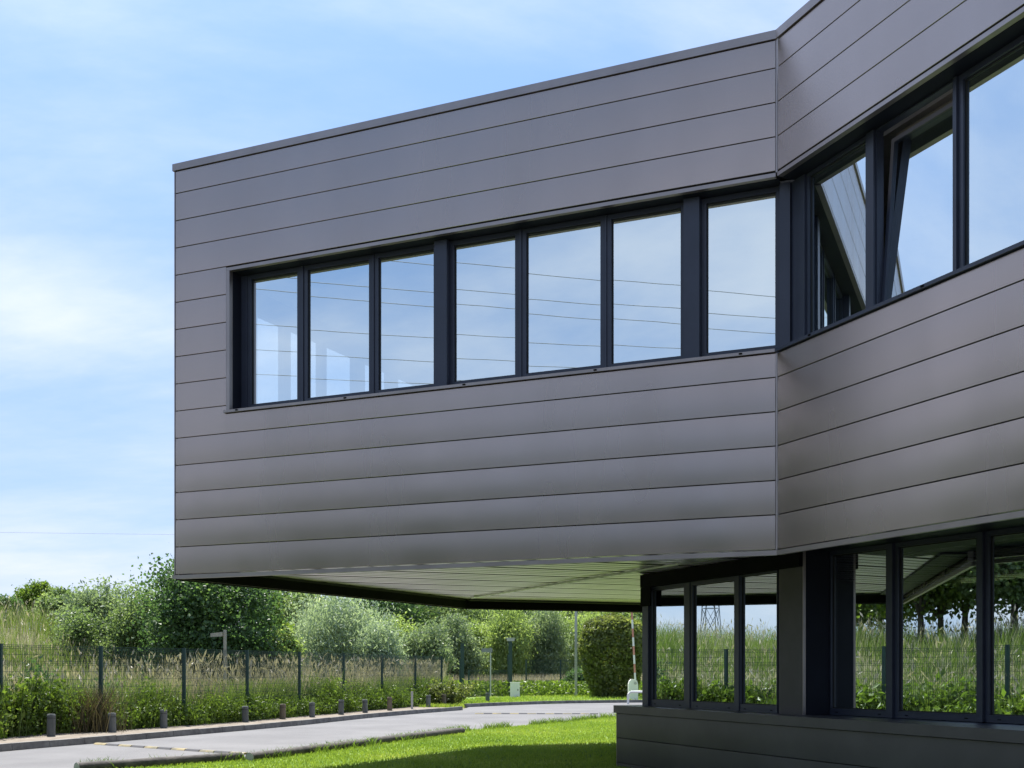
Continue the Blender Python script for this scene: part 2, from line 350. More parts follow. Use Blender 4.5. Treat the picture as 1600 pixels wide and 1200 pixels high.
# interior core
b = MB(); b.box(7.5, 9, 10, 17, 1.36+EZ, 4.45+EZ); b.build('interior_wall', INT_WALL, bld)
b = MB(); B.box(b, 1.4, LBl, -3.6, -3.5, 1.36, 4.45); b.build('interior_wall', INT_WALL, bld)

# ------------------------------------------------------------------ windows
def quadring(fr, b, u0, u1, z0, z1, w, d0, d1, mi=0, wb=None):
    wb = wb or w
    fr.box(b, u0, u0+w, d0, d1, z0, z1, mi); fr.box(b, u1-w, u1, d0, d1, z0, z1, mi)
    fr.box(b, u0+w, u1-w, d0, d1, z0, z0+wb, mi); fr.box(b, u0+w, u1-w, d0, d1, z1-w, z1, mi)
def pane(fr, u0, u1, z0, z1, d, parent, tilt=None, mt=None, base=None):
    b = MB(); t = rng.normal(0, .0011, 2) if tilt is None else tilt
    def q(u, z, dd): return fr.p(u, d+dd+(u-(u0+u1)/2)*t[0]+(z-z0)*t[1], z)
    vs = [q(u0, z0, 0), q(u1, z0, 0), q(u1, z1, 0), q(u0, z1, 0), q(u0, z0, -.024), q(u1, z0, -.024), q(u1, z1, -.024), q(u0, z1, -.024)]
    flip = np.cross(np.append(fr.u, 0), np.array([0, 0, 1.]))[:2] @ fr.n < 0
    f = (0, 1, 2, 3) if not flip else (3, 2, 1, 0)
    b.add(vs, [f], 0); b.add(vs, [(4, 5, 6, 7), (0, 1, 5, 4), (1, 2, 6, 5), (2, 3, 7, 6), (3, 0, 4, 7)], 1)
    return b.build('pane', [mt or GLASS, CLEAR], parent)
def window(fr, u0, u1, z0, z1, d, w=.045, wb=.07, mt=None, tilt=None):
    b = MB(); quadring(fr, b, u0, u1, z0, z1, w, d-.07, d, 0, wb)
    quadring(fr, b, u0+w, u1-w, z0+wb, z1-w, .010, d-.05, d-.022, 1)
    o = b.build('window', [FRAME, GASKET], bld)
    pane(fr, u0+w, u1-w, z0+wb, z1-w, d-.03, o, tilt, mt)
    for s_ in (.15, .85):       # drainage caps on the bottom rail
        c = u0+(u1-u0)*s_; e = MB(); fr.box(e, c-.016, c+.016, d+.0005, d+.006, z0+.022, z0+.03); e.build('drain_cap', BLACK, o)
    return o
DA = -.2
# A ribbon: glass edges as photo columns (on the glass plane)
gl = [(394, 466), (482, 578), (592.5, 679), (711, 806), (823.5, 939.5), (956.5, 1065), (1104.6, 1213)]
gu = [(A.px(b_, DA-.02), A.px(a, DA-.02)) for a, b_ in gl]       # (u small = right edge, u large = left edge)
lim = []
for i, (r, l) in enumerate(gu):
    left = uW-.005 if i == 0 else (gu[i-1][0]+l)/2
    lim.append(left)
rightmost = .0
for i, (r, l) in enumerate(gu):
    L_ = lim[i]; R_ = lim[i+1] if i+1 < len(lim) else gu[-1][0]-.05
    window(A, r-.045 if i not in (2, 5, 6) else r-.045, l+.045, ZS-.028, ZH-.006, DA, .045, .085)
# fill posts between frames
thick = {3, 6}
for i in range(1, len(gu)):
    a0, a1 = gu[i][1]+.045, gu[i-1][0]-.045
    if a1 > a0+.004:
        proud = .075 if i in thick else .012
        strip(A, a0+.001, a1-.001, DA-.07, DA+proud, ZS-.028, ZH-.007, 'mullion', FRAME)
strip(A, gu[0][1]+.046, uW-.005, DA-.07, DA+.006, ZS-.028, ZH-.007, 'mullion', FRAME)
strip(A, -.085, gu[-1][0]-.046, DA-.07, DA+.06, ZS-.028, ZH-.007, 'corner_post', FRAME)
# B ribbon
DB = -.2
g1 = (B.px(1268, DB-.02), B.px(1355.5, DB-.02)); g2 = (B.px(1368, DB), B.px(1491.7, DB)); g3 = (B.px(1508, DB-.02), B.px(1508, DB-.02)+1.12)
strip(B, -.08, g1[0]-.046, DB-.07, DB+.02, ZS-.028, ZH-.007, 'corner_post', FRAME)
window(B, g1[0]-.045, g1[1]+.03, ZS-.028, ZH-.006, DB, .03, .06)
strip(B, g1[1]+.031, g2[0]-.001, DB-.07, DB+.02, ZS-.028, ZH-.007, 'mullion', FRAME)
# tilted open window
b = MB(); u0, u1, z0, z1 = g2[0], g2[1], ZS-.028, ZH-.006
quadring(B, b, u0, u1, z0, z1, .012, DB-.07, DB-.005, 0, .03); quadring(B, b, u0+.012, u1-.012, z0+.03, z1-.012, .03, DB-.25, DB-.19, 1, .01)
ow = b.build('open_window', [FRAME, REBATE], bld); ow['label'] = 'window with its sash tilted open inwards at the top'
b = MB(); TL = -math.tan(R(4.4)); w = .036
def tb(b, ua, ub, za, zb, da, db, mi=0):
    P = []
    for z in (za, zb):
        q = [(ua, da), (ub, da), (ub, db), (ua, db)]
        P += [B.p(u, DB-.035+d+(z-z0)*TL, z) for u, d in q]
    b.hexa(P, mi)
su0, su1, sz0, sz1 = u0+.014, u1-.02, z0+.035, z1-.06
tb(b, su0, su0+w, sz0, sz1, -.036, 0); tb(b, su1-w, su1, sz0, sz1, -.036, 0); tb(b, su0+w, su1-w, sz0, sz0+w, -.036, 0); tb(b, su0+w, su1-w, sz1-w, sz1, -.036, 0)
sash = b.build('sash', FRAME, ow)
pane_t = MB()
def q(u, z, dd): return B.p(u, DB-.055+dd+(z-z0)*TL, z)
vs = [q(su0+w, sz0+w, 0), q(su1-w, sz0+w, 0), q(su1-w, sz1-w, 0), q(su0+w, sz1-w, 0)]; vs += [q(su0+w, sz0+w, -.024), q(su1-w, sz0+w, -.024), q(su1-w, sz1-w, -.024), q(su0+w, sz1-w, -.024)]
pane_t.add(vs, [(0, 1, 2, 3)], 0); pane_t.add(vs, [(4, 5, 6, 7), (0, 1, 5, 4), (1, 2, 6, 5), (2, 3, 7, 6), (3, 0, 4, 7)], 1)
pane_t.build('pane', [GLASS, CLEAR], ow)
strip(B, g2[1]+.001, g3[0]-.046, DB-.07, DB+.02, ZS-.028, ZH-.007, 'mullion', FRAME)
ws = window(B, g3[0]-.045, g3[1], ZS-.028, ZH-.006, DB, .045, .06)
k = g3[1]+.06
while k < LBl-1.2:
    strip(B, k-.059, k-.001, DB-.07, DB+.02, ZS-.028, ZH-.007, 'mullion', FRAME)
    window(B, k, k+1.1, ZS-.028, ZH-.006, DB, .045, .06); k += 1.16
# end wall windows
for a, c in EW: window(E, a, c, ZS, ZH, -.025, .03, .05, GLASS2)

# ------------------------------------------------------------------ soffit deck
lat = (C-K) @ nR
b = MB(); pit = .97
prof = []
x = -6.5
# profile across ribs (distance s from rear edge towards the front), z wobble
def prof_pts(s0, s1):
    pts = []; s = s0; i = 0
    while s < s1:
        pts += [(s, 1.15), (s+.012, 1.25), (s+.10, 1.25), (s+.112, 1.15)]
        for q_ in (.32, .54, .76): pts += [(s+q_, 1.15), (s+q_+.012, 1.18), (s+q_+.045, 1.18), (s+q_+.057, 1.15)]
        s += pit
    return pts
pts = prof_pts(.06, 12)
innerpoly = [tuple(Lc-nA*.035-nE*.09), tuple(C-nA*.035), tuple(C+uB*5-nB*.035), tuple(Rend-nR*.1), tuple(K-nR*.08-nE*.09)]
from mathutils.geometry import intersect_line_line_2d
def clip(s):
    o = K-nR*s; ts = []
    for i in range(len(innerpoly)):
        p1 = np.array(innerpoly[i]); p2 = np.array(innerpoly[(i+1) % len(innerpoly)]); d = p2-p1
        den = uR[0]*d[1]-uR[1]*d[0]
        if abs(den) < 1e-9: continue
        w = p1-o; t = (w[0]*d[1]-w[1]*d[0])/den; q_ = (w[0]*uR[1]-w[1]*uR[0])/den
        if -1e-9 <= q_ <= 1+1e-9: ts.append(t)
    return (min(ts), max(ts)) if len(ts) >= 2 else None
prev = None
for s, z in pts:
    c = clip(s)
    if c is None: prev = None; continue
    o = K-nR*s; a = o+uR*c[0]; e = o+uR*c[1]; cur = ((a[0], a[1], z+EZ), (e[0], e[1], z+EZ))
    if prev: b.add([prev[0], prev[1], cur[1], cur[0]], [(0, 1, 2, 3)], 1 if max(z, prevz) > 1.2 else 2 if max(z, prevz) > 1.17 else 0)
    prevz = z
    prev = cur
deck = b.build('soffit_deck', [DECK, mat('deck seam painted with shade', (.03, .03, .03), .8), mat('deck rib valley painted with half shade', (.34, .34, .33), .6)], bld)  # groove faces coloured dark, shallow ones grey: shade put into the colour
strip(E, .03, 6.99, -.085, -.033, BOT+.003, 1.24, 'edge_beam', BLACK); strip(Rr, .0, LR, -.075, -.033, BOT+.003, 1.24, 'edge_beam', BLACK)
strip(E, .0, 7.0, -.034, -.012, BOT-.012, BOT-.001, 'edge_angle', BLACK); strip(Rr, .0, LR, -.034, -.012, BOT-.012, BOT-.001, 'edge_angle', BLACK)
def dk(x, y, z=1.13):
    Z = F*z/(YH-y); return ((x-CX)/F*Z, Z, EZ+z)
b = MB(); b.tube(dk(737, 934), dk(1060, 881), .014, n=6); b.build('conduit', STRIP, bld)
b = MB(); p0 = dk(748, 931.5, 1.14); b.box(p0[0]-.07, p0[0]+.07, p0[1]-.1, p0[1]+.1, p0[2]-.02, p0[2]+.012); b.build('junction_box', STRIP, bld)

# ------------------------------------------------------------------ ground floor
S1, S2, S3 = -.82, -1.10, -.55       # left glazing plane, right glazing plane, lower cladding face
sEnd = B.px(1007, S1); cEnd = B.px(964, S3)
ZSill = -.437
edges = [-.53, -.83, -1.13, -1.43, -1.6]
for i in range(4): panel(B, cEnd, 7.2, edges[i+1], edges[i], d=S3, mt=PLINTH_SHADE)
strip(B, cEnd-.035, 7.2, S3-.34, S3+.03, -.528, ZSill, 'sill_capping', PLINTH_SHADE)
strip(B, cEnd-.012, cEnd+.002, S3-.04, S3+.004, -1.6, -.53, 'corner_flashing')
b = MB(); B.box(b, cEnd+.01, 7.2, S3-.5, S3-.031, -1.62, -.53); b.build('wall', JOINT, bld)
# end face of the ground floor going back
Eg = Fr(C+uB*(cEnd)+nB*S3, -nB, -uB)
for i in range(4): panel(Eg, .012, 5.0, edges[i+1], edges[i])
strip(Eg, .36, 5.0, -.045, .03, -.528, ZSill, 'sill_capping')
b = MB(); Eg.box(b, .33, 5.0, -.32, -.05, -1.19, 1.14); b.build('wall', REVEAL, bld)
# left glazing group
ZT = .985
fb = ZSill+.001
lg = [(1020.5, 1071), (1084, 1149.5), (1161.5, 1216)]
lu = [(B.px(a, S1-.02), B.px(c, S1-.02)) for a, c in lg]
for i, (a, c) in enumerate(lu):
    window(B, a-.04, c+.04 if i < 2 else c+.012, fb, ZT, S1, .04 if i < 2 else .012, .075)
for i in (1, 2):
    strip(B, lu[i-1][1]+.041, lu[i][0]-.041, S1-.07, S1+.01, fb, ZT-.001, 'mullion', FRAME) if lu[i][0]-lu[i-1][1] > .09 else None
strip(B, sEnd, lu[0][0]-.041, S1-.07, S1+.03, fb, ZT, 'corner_post', FRAME)
strip(B, sEnd-.01, lu[0][0]+.05, S1+.031, S1+.05, .76, ZT-.001, 'corner_bracket', BLACK)
ZT2 = 1.14
pa, pb = B.px(1216.8, S1+.02), B.px(1254.5, S1+.02)
strip(B, pa, pb, S2-.1, S1+.02, ZSill+.001, ZT2, 'pier', mat('grey brown pier sheet', (.06, .054, .057), .45, .3))
strip(B, pb-.002, pb+.003, S1-.011, S1+.022, ZSill+.002, ZT2-.002, 'pier_edge', TRIM)
strip(B, pb+.0032, pb+.006, S2+.002, S1-.012, fb, ZT2, 'reveal', REVEAL)
# right glazing group: set back, turned a few degrees from the cladding above
g0 = B.o+B.u*(pb+.004)+B.n*S2; ga = R(63.5); uG = np.array([math.cos(ga), -math.sin(ga)]); G = Fr(g0, uG, np.array([-math.sin(ga), -math.cos(ga)]))
rg = [(1301, 1386.7), (1405.5, 1528), (1548, None)]
u_ = []
for a, c in rg:
    a_ = G.px(a, -.02); u_.append((a_, G.px(c, -.02) if c else a_+.9))
strip(G, .008, u_[0][0]-.041, -.07, 0, fb, ZT2, 'mullion', FRAME)
for i, (a, c) in enumerate(u_):
    window(G, a-.04, c+.04, fb, ZT2, 0, .04, .06)
    if i: strip(G, u_[i-1][1]+.041, a-.041, -.07, .03, fb, ZT2-.001, 'mullion', FRAME)
k = u_[-1][1]+.05
while k < 5.2:
    strip(G, k-.009, k+.03, -.07, .03, fb, ZT2-.001, 'mullion', FRAME)
    window(G, k+.031, k+.95, fb, ZT2, 0, .04, .06); k += .96
strip(B, pb+.003, 7.2, S2-.75, S3-.345, ZSill-.05, ZSill-.004, 'sill_board', FRAME)
strip(B, pb+.003, 7.2, S2-.8, -.035, ZT2+.002, ZT2+.05, 'soffit_board', REVEAL)
strip(B, sEnd-.0, pb, S1-.3, S1+.06, ZT+.002, 1.14, 'head_board', BLACK)
# interior of the ground floor
b = MB(); B.box(b, sEnd+.3, 7.2, -5.1, -5.0, -1.5, 1.1); b.build('interior_wall', INT_WALL, bld)
b = MB(); B.box(b, sEnd+.2, 7.2, -5.0, S2-.1, -1.15, -1.1); b.build('interior_floor', INT_DARK, bld)
b = MB(); B.box(b, sEnd+.2, 7.2, -5.0, S2-.1, 1.2, 1.25); b.build('interior_ceiling', INT_WALL, bld)

# ------------------------------------------------------------------ terrain
GS = EYE/EYE0      # ground things below were surveyed for an eye height of 1.55 m; the real one is 1.2 m
def sstep(a, b_, x): t = np.clip((x-a)/(b_-a), 0, 1); return t*t*(3-2*t)
def H(x, y):
    x = np.asarray(x, float); y = np.asarray(y, float)
    return (2.1+1.5*sstep(38, 56, y))*sstep(-12.6, -25, x)*sstep(-30, 0, y)
xs = np.concatenate([np.linspace(-900, -60, 12), np.linspace(-55, 40, 96), np.linspace(60, 900, 12)])
ys = np.concatenate([np.linspace(-600, -40, 8), np.linspace(-35, 110, 120), np.linspace(130, 2500, 14)])
X, Y = np.meshgrid(xs, ys); Zg = H(X, Y)-.03
vv = np.stack([X.ravel(), Y.ravel(), Zg.ravel()], 1); nx = len(xs)
ii, jj = np.meshgrid(np.arange(len(ys)-1), np.arange(nx-1), indexing='ij'); a = (ii*nx+jj).ravel()
ff = np.stack([a, a+1, a+nx+1, a+nx], 1)
FORE = mat('forecourt asphalt', (.035, .035, .036), .9, nscale=.5, bump=.3, bscale=120, col2=(.06, .06, .062))
T(link('ground', np_mesh('ground', vv, ff, GROUND, smooth=True)), kind='structure')
farK = [(-10.4, -25), (-10.6, 0), (-10.6, 12), (-10.45, 18), (-9.68, 22.6), (-8.9, 24.6), (-8.0, 27.0), (-6.6, 30.9), (-5.75, 33.5), (-4.47, 38.6), (-3.2, 42.2), (-1.87, 45.6)]
farK2 = [(-1.86, 49.1), (-.11, 51.8), (2.0, 54.2), (4.74, 55.7), (12, 57.5), (40, 60)]
nearE = [(-7.6, -25), (-7.8, 0), (-7.7, 10), (-7.2, 16), (-6.53, 18.8), (-4.52, 20.3), (-2.96, 24.6), (-1.26, 30.2), (0, 32.2), (1.3, 34.9), (3.33, 39.2), (8, 44.5), (40, 50)]
def resample(p, n):
    p = np.array(p, float); d = np.r_[0, np.cumsum(np.linalg.norm(np.diff(p, axis=0), axis=1))]; t = np.linspace(0, d[-1], n)
    return np.stack([np.interp(t, d, p[:, 0]), np.interp(t, d, p[:, 1])], 1)
fk = resample(farK+farK2, 60); ne = resample(nearE, 60)
v = [(x, y, .0) for x, y in fk]+[(x, y, .0) for x, y in ne]
b = MB(); b.add(v, [(i, 60+i, 61+i, i+1) for i in range(59)]); T(b.build('road', ROAD), kind='structure')
# lawn sheet (fine grid, gently uneven), verge soil between kerb and fence
poly_lawn = nearE[2:-1]
v = []; lw = resample(nearE, 60)
b = MB(); v = [(x, y, .006) for x, y in lw]+[(x+30, min(y, 44)-8, .006) for x, y in lw]
b.add(v, [(i, 60+i, 61+i, i+1) for i in range(59)]); T(b.build('lawn', LAWN), kind='structure')
FX = [(-10.9, -25), (-11.3, 5), (-11.6, 12), (-11.75, 16), (-12.1, 20), (-12.2, 24), (-11.76, 27.5), (-10.48, 30.5), (-9.13, 33.3), (-8.1, 36.6), (-7.14, 40.2), (-6.16, 43.8), (-5.15, 47.4), (-4.12, 51), (-3.21, 54.6)]
fxr = resample(FX, 60); fkr = resample(farK, 60)
b = MB(); v = [(x-1.2, y, .004) for x, y in fxr]+[(x, y, .004) for x, y in fkr]
b.add(v, [(i, 60+i, 61+i, i+1) for i in range(59)]); T(b.build('verge', SOIL), kind='structure')
b = MB(); v2 = resample(farK2, 20); v = [(x-1.5, y+16, .004) for x, y in v2]+[(x, y, .004) for x, y in v2]
b.add(v, [(i, 20+i, 21+i, i+1) for i in range(19)]); T(b.build('grass_verge', LAWN), kind='structure')

b = MB(); b.add([(-7.5, -30, .012), (30, -30, .012), (30, 9, .012), (5, 10.2, .012), (-6.9, 13.6, .012)], [(0, 1, 2, 3, 4)]); T(b.build('added_forecourt', FORE), kind='structure')  # unseen paving, added and toned for its bounce on soffit and plinth
# kerbs: individual kerb stones
def kerb(path, label):
    p = np.array(path, float); d = np.r_[0, np.cumsum(np.linalg.norm(np.diff(p, axis=0), axis=1))]
    t = thing('kerb', label, 'kerb', (float(p[0][0]), float(p[0][1]), 0)); s = 0; Ls = 1.0 if True else 0
    def at(s): return np.array([np.interp(s, d, p[:, 0]), np.interp(s, d, p[:, 1])])
    while s < d[-1]-.1:
        a = at(s+.006); c = at(min(s+Ls-.006, d[-1])); u = (c-a)/max(np.linalg.norm(c-a), 1e-6); n = np.array([-u[1], u[0]])
        h = .135+random.uniform(-.006, .006); b = MB()
        q = [a, c, c+n*.14, a+n*.14]; top = [a+n*.02, c+n*.02, c+n*.14, a+n*.14]
        b.hexa([(x, y, -.05) for x, y in q]+[(x, y, h) for x, y in top]); b.build('kerb_stone', KERB, t); s += Ls
kerb(farK, 'long grey concrete kerb between the road and the bollards')
kerb(farK2, 'far concrete kerb beyond the road end by the hedge')

# ------------------------------------------------------------------ fence
def fence(points, h, label, panels_h=None):
    t = thing('mesh_fence', label, 'fence', (points[0][0], points[0][1], 0))
    for (x, y) in points:
        z = float(H(x, y)); b = MB(); b.box(x-.045, x+.045, y-.045, y+.045, z-.05, z+h+.03); b.box(x-.05, x+.05, y-.05, y+.05, z+h+.03, z+h+.045); b.build('post', GREENM, t)
    for (x0, y0), (x1, y1) in zip(points, points[1:]):
        L_ = math.hypot(x1-x0, y1-y0); n = int(L_/.055); b = MB(); ux, uy = (x1-x0)/L_, (y1-y0)/L_; za, zb = float(H(x0, y0)), float(H(x1, y1))
        r = .0042
        for i in range(1, n):
            f = i/n; x = x0+(x1-x0)*f; y = y0+(y1-y0)*f; z = za+(zb-za)*f
            a = [(x-ux*r, y-uy*r), (x+ux*r, y+uy*r), (x+uy*r*1.5, y-ux*r*1.5)]
            b.add([(p, q, z+.05) for p, q in a]+[(p, q, z+h+.03) for p, q in a], [(0, 1, 4, 3), (1, 2, 5, 4), (2, 0, 3, 5)])
        for hz in [.1+.2*k for k in range(int(h/.2))]+[h-.02]:
            fold = .03 if abs(hz-h+.02) < .01 or round((hz-.1)/.2) % 4 == 0 else 0
            for dz in ((-.045, 0, .045) if fold else (0,)):
                o = fold if dz == 0 else .012
                b.add([(x0-uy*o, y0+ux*o, za+hz+dz-r), (x1-uy*o, y1+ux*o, zb+hz+dz-r), (x1-uy*o, y1+ux*o, zb+hz+dz+r), (x0-uy*o, y0+ux*o, za+hz+dz+r),
                       (x0-uy*(o+.009), y0+ux*(o+.009), za+hz+dz-r), (x1-uy*(o+.009), y1+ux*(o+.009), zb+hz+dz-r), (x1-uy*(o+.009), y1+ux*(o+.009), zb+hz+dz+r), (x0-uy*(o+.009), y0+ux*(o+.009), za+hz+dz+r)],
                      [(0, 1, 2, 3), (7, 6, 5, 4), (0, 4, 5, 1), (3, 2, 6, 7)])
        b.build('mesh_panel', GREENM, t)
fpts = [(-11.45, 2.0), (-11.5, 5.0), (-11.6, 8.0), (-11.65, 11), (-11.75, 14), (-11.85, 17), (-12.05, 20), (-12.1, 23.6)]+FX[6:]
fence(fpts, 2.10, 'dark green wire mesh fence following the road past the bollards')
def gp(x, yb): Z = F*EYE0/(yb-YH); return ((x-CX)/F*Z, Z)
fence([gp(732.6, 1090), gp(766, 1089), gp(798, 1087.5)], 1.5, 'low green mesh fence between the two tall gate posts')
fence([gp(822, 1087), gp(876, 1086), gp(925, 1085)], 2.1, 'far green mesh fence running to the clipped hedge')

# ------------------------------------------------------------------ bollards
boll = [(77, 1151), (173.5, 1144.6), (254, 1138), (382, 1128.8), (440.5, 1124), (486.8, 1121), (532.3, 1117), (570, 1114), (608.5, 1110.5), (669, 1105), (694, 1103), (761.7, 1099)]
words = ['leftmost timber bollard, in front of brown dry grass', 'second timber bollard from the left, near a fence post', 'third timber bollard from the left, standing alone on the verge',
         'timber bollard right in front of a fence post under the dark tree', 'brownish timber bollard just left of the one before a fence post gap', 'sixth timber bollard from the left along the kerb',
         'seventh timber bollard from the left along the kerb', 'eighth timber bollard from the left along the kerb', 'brownish timber bollard, ninth from the left along the kerb', 'tenth timber bollard from the left, by the fence end',
         'timber bollard nearest to the break in the kerb', 'lone timber bollard on the grass beyond the kerb break']
b = MB(); b.tube((0, 0, -.05), (0, 0, .47), .095, n=16); b.tube((0, 0, .47), (0, 0, .5), .095, .078, n=16)
bm_ = b.build('bollard', TIMBER); first = True
groove = MB(); groove.tube((0, 0, .40), (0, 0, .412), .0965, n=16); gr0 = groove.build('groove', GASKET, bm_)
b2m = bm_.data.copy(); b2m.materials[0] = TIMBERB
for i, (x, y) in enumerate(boll):
    p = gp(x, y)
    if i == 0: o = bm_
    else:
        o = bm_.copy(); COL.objects.link(o); g = gr0.copy(); COL.objects.link(g); g.parent = o
    if i in (4, 8, 10): o.data = b2m
    o.location = (p[0]*GS, (p[1]+.1)*GS, random.uniform(-.02, .02)); o.rotation_euler = (R(random.uniform(-1.5, 1.5)), R(random.uniform(-1.5, 1.5)), random.uniform(0, 6))
    T(o, words[i], 'bollard', 'timber bollards along the kerb')
# pale marker post and thin post
p = gp(643.8, 1108); b = MB(); b.box(p[0]-.04, p[0]+.04, p[1]-.04, p[1]+.04, -.05, .66); b.box(p[0]-.045, p[0]+.045, p[1]-.045, p[1]+.045, .66, .69); T(b.build('marker_post', GREYM, loc=(p[0], p[1], 0)), 'thin pale marker post between two timber bollards', 'post')

# ------------------------------------------------------------------ logs edging the lawn
def log(x0, y0, x1, y1, label, r=.085):
    a = gp(x0, y0); c = gp(x1, y1); t = thing('edging_log', label, 'log', (a[0], a[1], 0), 'logs edging the lawn')
    b = MB(); n = 9; A0 = Vector((a[0], a[1], r*.8)); A1 = Vector((c[0], c[1], r*.8)); d = (A1-A0).normalized(); s = Vector((-d.y, d.x, 0)); up = Vector((0, 0, 1)); rings = []
    vs = []; m = 14
    for i in range(n):
        f = i/(n-1); cc = A0.lerp(A1, f); rr = r*(1+.05*math.sin(i*2.1))
        for k in range(m): q = 2*math.pi*k/m; vs.append(cc+(s*math.cos(q)+up*math.sin(q))*rr*(1+.03*math.sin(k*3+i)))
    b.add(vs, [(i*m+k, i*m+(k+1) % m, (i+1)*m+(k+1) % m, (i+1)*m+k) for i in range(n-1) for k in range(m)], 0, True); b.build('trunk', LOG, t)
    for cc, dd, o in ((A0, -d, 0), (A1, d, (n-1)*m)):
        b = MB(); b.tube(cc-dd*.01, cc+dd*.006, r*.97, n=14); b.build('cut_end', LOGEND, t)
log(120, 1207, 377, 1189, 'nearest dark log edging the lawn at the bottom left corner')
log(390, 1190, 573, 1166, 'middle dark log edging the lawn, with yellow weeds beside it')
log(583, 1164, 722, 1146, 'farthest dark log edging the lawn, ending in grass')

# ------------------------------------------------------------------ speed bumps
def bump(p0, p1, n, label, wd=.07):
    t = thing('speed_bump', label, 'speed bump', (p0[0], p0[1], 0)); p0 = np.array(p0); p1 = np.array(p1); d = p1-p0; nn_ = np.array([-d[1], d[0]])/np.linalg.norm(d)
    for i in range(n):
        a = p0+d*(i+.03)/n; c = p0+d*(i+.97)/n; b = MB(); prof = [(-wd, .004), (-wd*.5, .035), (wd*.5, .035), (wd, .004)]
        vs = [(*(a+nn_*s), z) for s, z in prof]+[(*(c+nn_*s), z) for s, z in prof]
        b.add(vs, [(0, 4, 5, 1)[::-1], (1, 5, 6, 2)[::-1], (2, 6, 7, 3)[::-1], (0, 1, 2, 3), (7, 6, 5, 4)]); b.build('segment', YEL if i % 2 == 0 else BLK, t)
bump(gp(150, 1163), gp(385, 1179), 11, 'black and yellow rubber speed bump across the road, nearest one')
bump(gp(742, 1115.5), gp(935, 1116), 14, 'far speed bump with yellow segments beyond the lawn', .06)

# ------------------------------------------------------------------ gate posts, pole, barrier, cabinet, sign
def post(x, yb, top, name, label, mt, w=.07, cat='post'):
    p = gp(x, yb); h = EYE0+(YH-top)*p[1]/F; b = MB(); b.box(p[0]-w, p[0]+w, p[1]-w, p[1]+w, -.05, h); b.box(p[0]-w-.01, p[0]+w+.01, p[1]-w-.01, p[1]+w+.01, h, h+.03)
    t = thing(name, label, cat, (p[0], p[1], 0)); b.build('shaft', mt, t); return t, p, h
t, p, h = post(722.5, 1093, 1006, 'gate_post', 'tall dark green gate post at the end of the mesh fence', GREENM, .09)
b = MB(); b.box(p[0]-.16, p[0]-.095, p[1]-.08, p[1]+.08, .9, 2.1); b.build('hinge_plate', GREENM, t)
t, p, h = post(797.5, 1088, 1003, 'camera_post', 'tall dark green gate post topped by a small camera', GREENM, .11)
b = MB(); b.box(p[0]-.2, p[0]+.24, p[1]-.09, p[1]+.09, h+.05, h+.2); b.box(p[0]-.28, p[0]+.28, p[1]-.12, p[1]+.12, h+.2, h+.24); b.build('camera_housing', GREYM, t)
b = MB(); b.box(p[0]-.17, p[0]-.115, p[1]-.06, p[1]+.06, .3, 2.4); b.build('guide_rail', GREENM, t)
t, p, h = post(766.5, 1090, 1013, 'sign_post', 'grey post carrying a small plain board beside the gate', GREYM, .035, 'sign')
b = MB(); b.box(p[0]-.5, p[0]+.1, p[1]-.05, p[1]-.04, h-.22, h); b.build('board', mat('dull board', (.2, .21, .22), .7), t)
t, p, h = post(900, 1088.5, 930, 'lamp_post', 'thin pale pole standing left of the clipped hedge', GREYM, .07, 'pole')
b = MB(); b.tube((p[0], p[1], h), (p[0]+1.2, p[1], h+.35), .04, n=8); b.box(p[0]+1.1, p[0]+1.8, p[1]-.12, p[1]+.12, h+.3, h+.42); b.build('lamp_arm', GREYM, t)
p = gp(804.5, 1090); t = thing('control_cabinet', 'white control cabinet on the grass beside the camera post', 'cabinet', (p[0]+.0, p[1]-1, 0))
b = MB(); y = p[1]-1; b.box(p[0]-.26, p[0]+.26, y-.15, y+.15, .0, .82); b.box(p[0]-.28, p[0]+.28, y-.17, y+.17, .82, .86); b.build('housing', WHITE, t)
b = MB(); b.box(p[0]-.22, p[0]+.22, y-.156, y-.151, .06, .78); b.build('door', WHITE, t); b = MB(); b.box(p[0]+.14, p[0]+.18, y-.166, y-.157, .4, .5); b.build('handle', BLK, t)
# barrier
p = gp(989, 1094.5); t = thing('barrier_gate', 'white car park barrier with its red and white arm raised', 'barrier', (p[0], p[1], 0)); x, y = p
b = MB(); pr = [(-.24, 0), (.24, 0), (.24, .82), (.19, .98), (.1, 1.06), (-.1, 1.06), (-.19, .98), (-.24, .82)]; n = len(pr)
vs = [(x+a, y-.17, c) for a, c in pr]+[(x+a, y+.17, c) for a, c in pr]
b.add(vs, [tuple(range(n)), tuple(range(n, 2*n))[::-1]]+[(i, n+i, n+(i+1) % n, (i+1) % n) for i in range(n)]); b.build('housing', WHITE, t)
b = MB(); b.box(x-.05, x+.02, y-.18, y-.172, .42, .5); b.build('lock', BLK, t)
b = MB(); b.tube((x+.1, y-.2, .86), (x+.1, y+.2, .86), .07, n=12); b.build('pivot', GREYM, t)
L_ = 4.4
for i in range(10):
    z0 = .95+i*L_/10; z1 = z0+L_/10-.004; s = lambda z: x+.1-.05*(z-.9)
    b = MB(); b.hexa([(s(z0)-.045, y-.22, z0), (s(z0)+.045, y-.22, z0), (s(z0)+.045, y-.18, z0), (s(z0)-.045, y-.18, z0), (s(z1)-.045, y-.22, z1), (s(z1)+.045, y-.22, z1), (s(z1)+.045, y-.18, z1), (s(z1)-.045, y-.18, z1)])
    b.build('arm_section', REDP if i % 2 else WHITE, t)
p = gp(985, 1096.5); t = thing('hoop_guard', 'low white tubular hoop beside the barrier base', 'guard rail', (p[0], p[1], 0)); b = MB(); x, y = p[0], p[1]-4
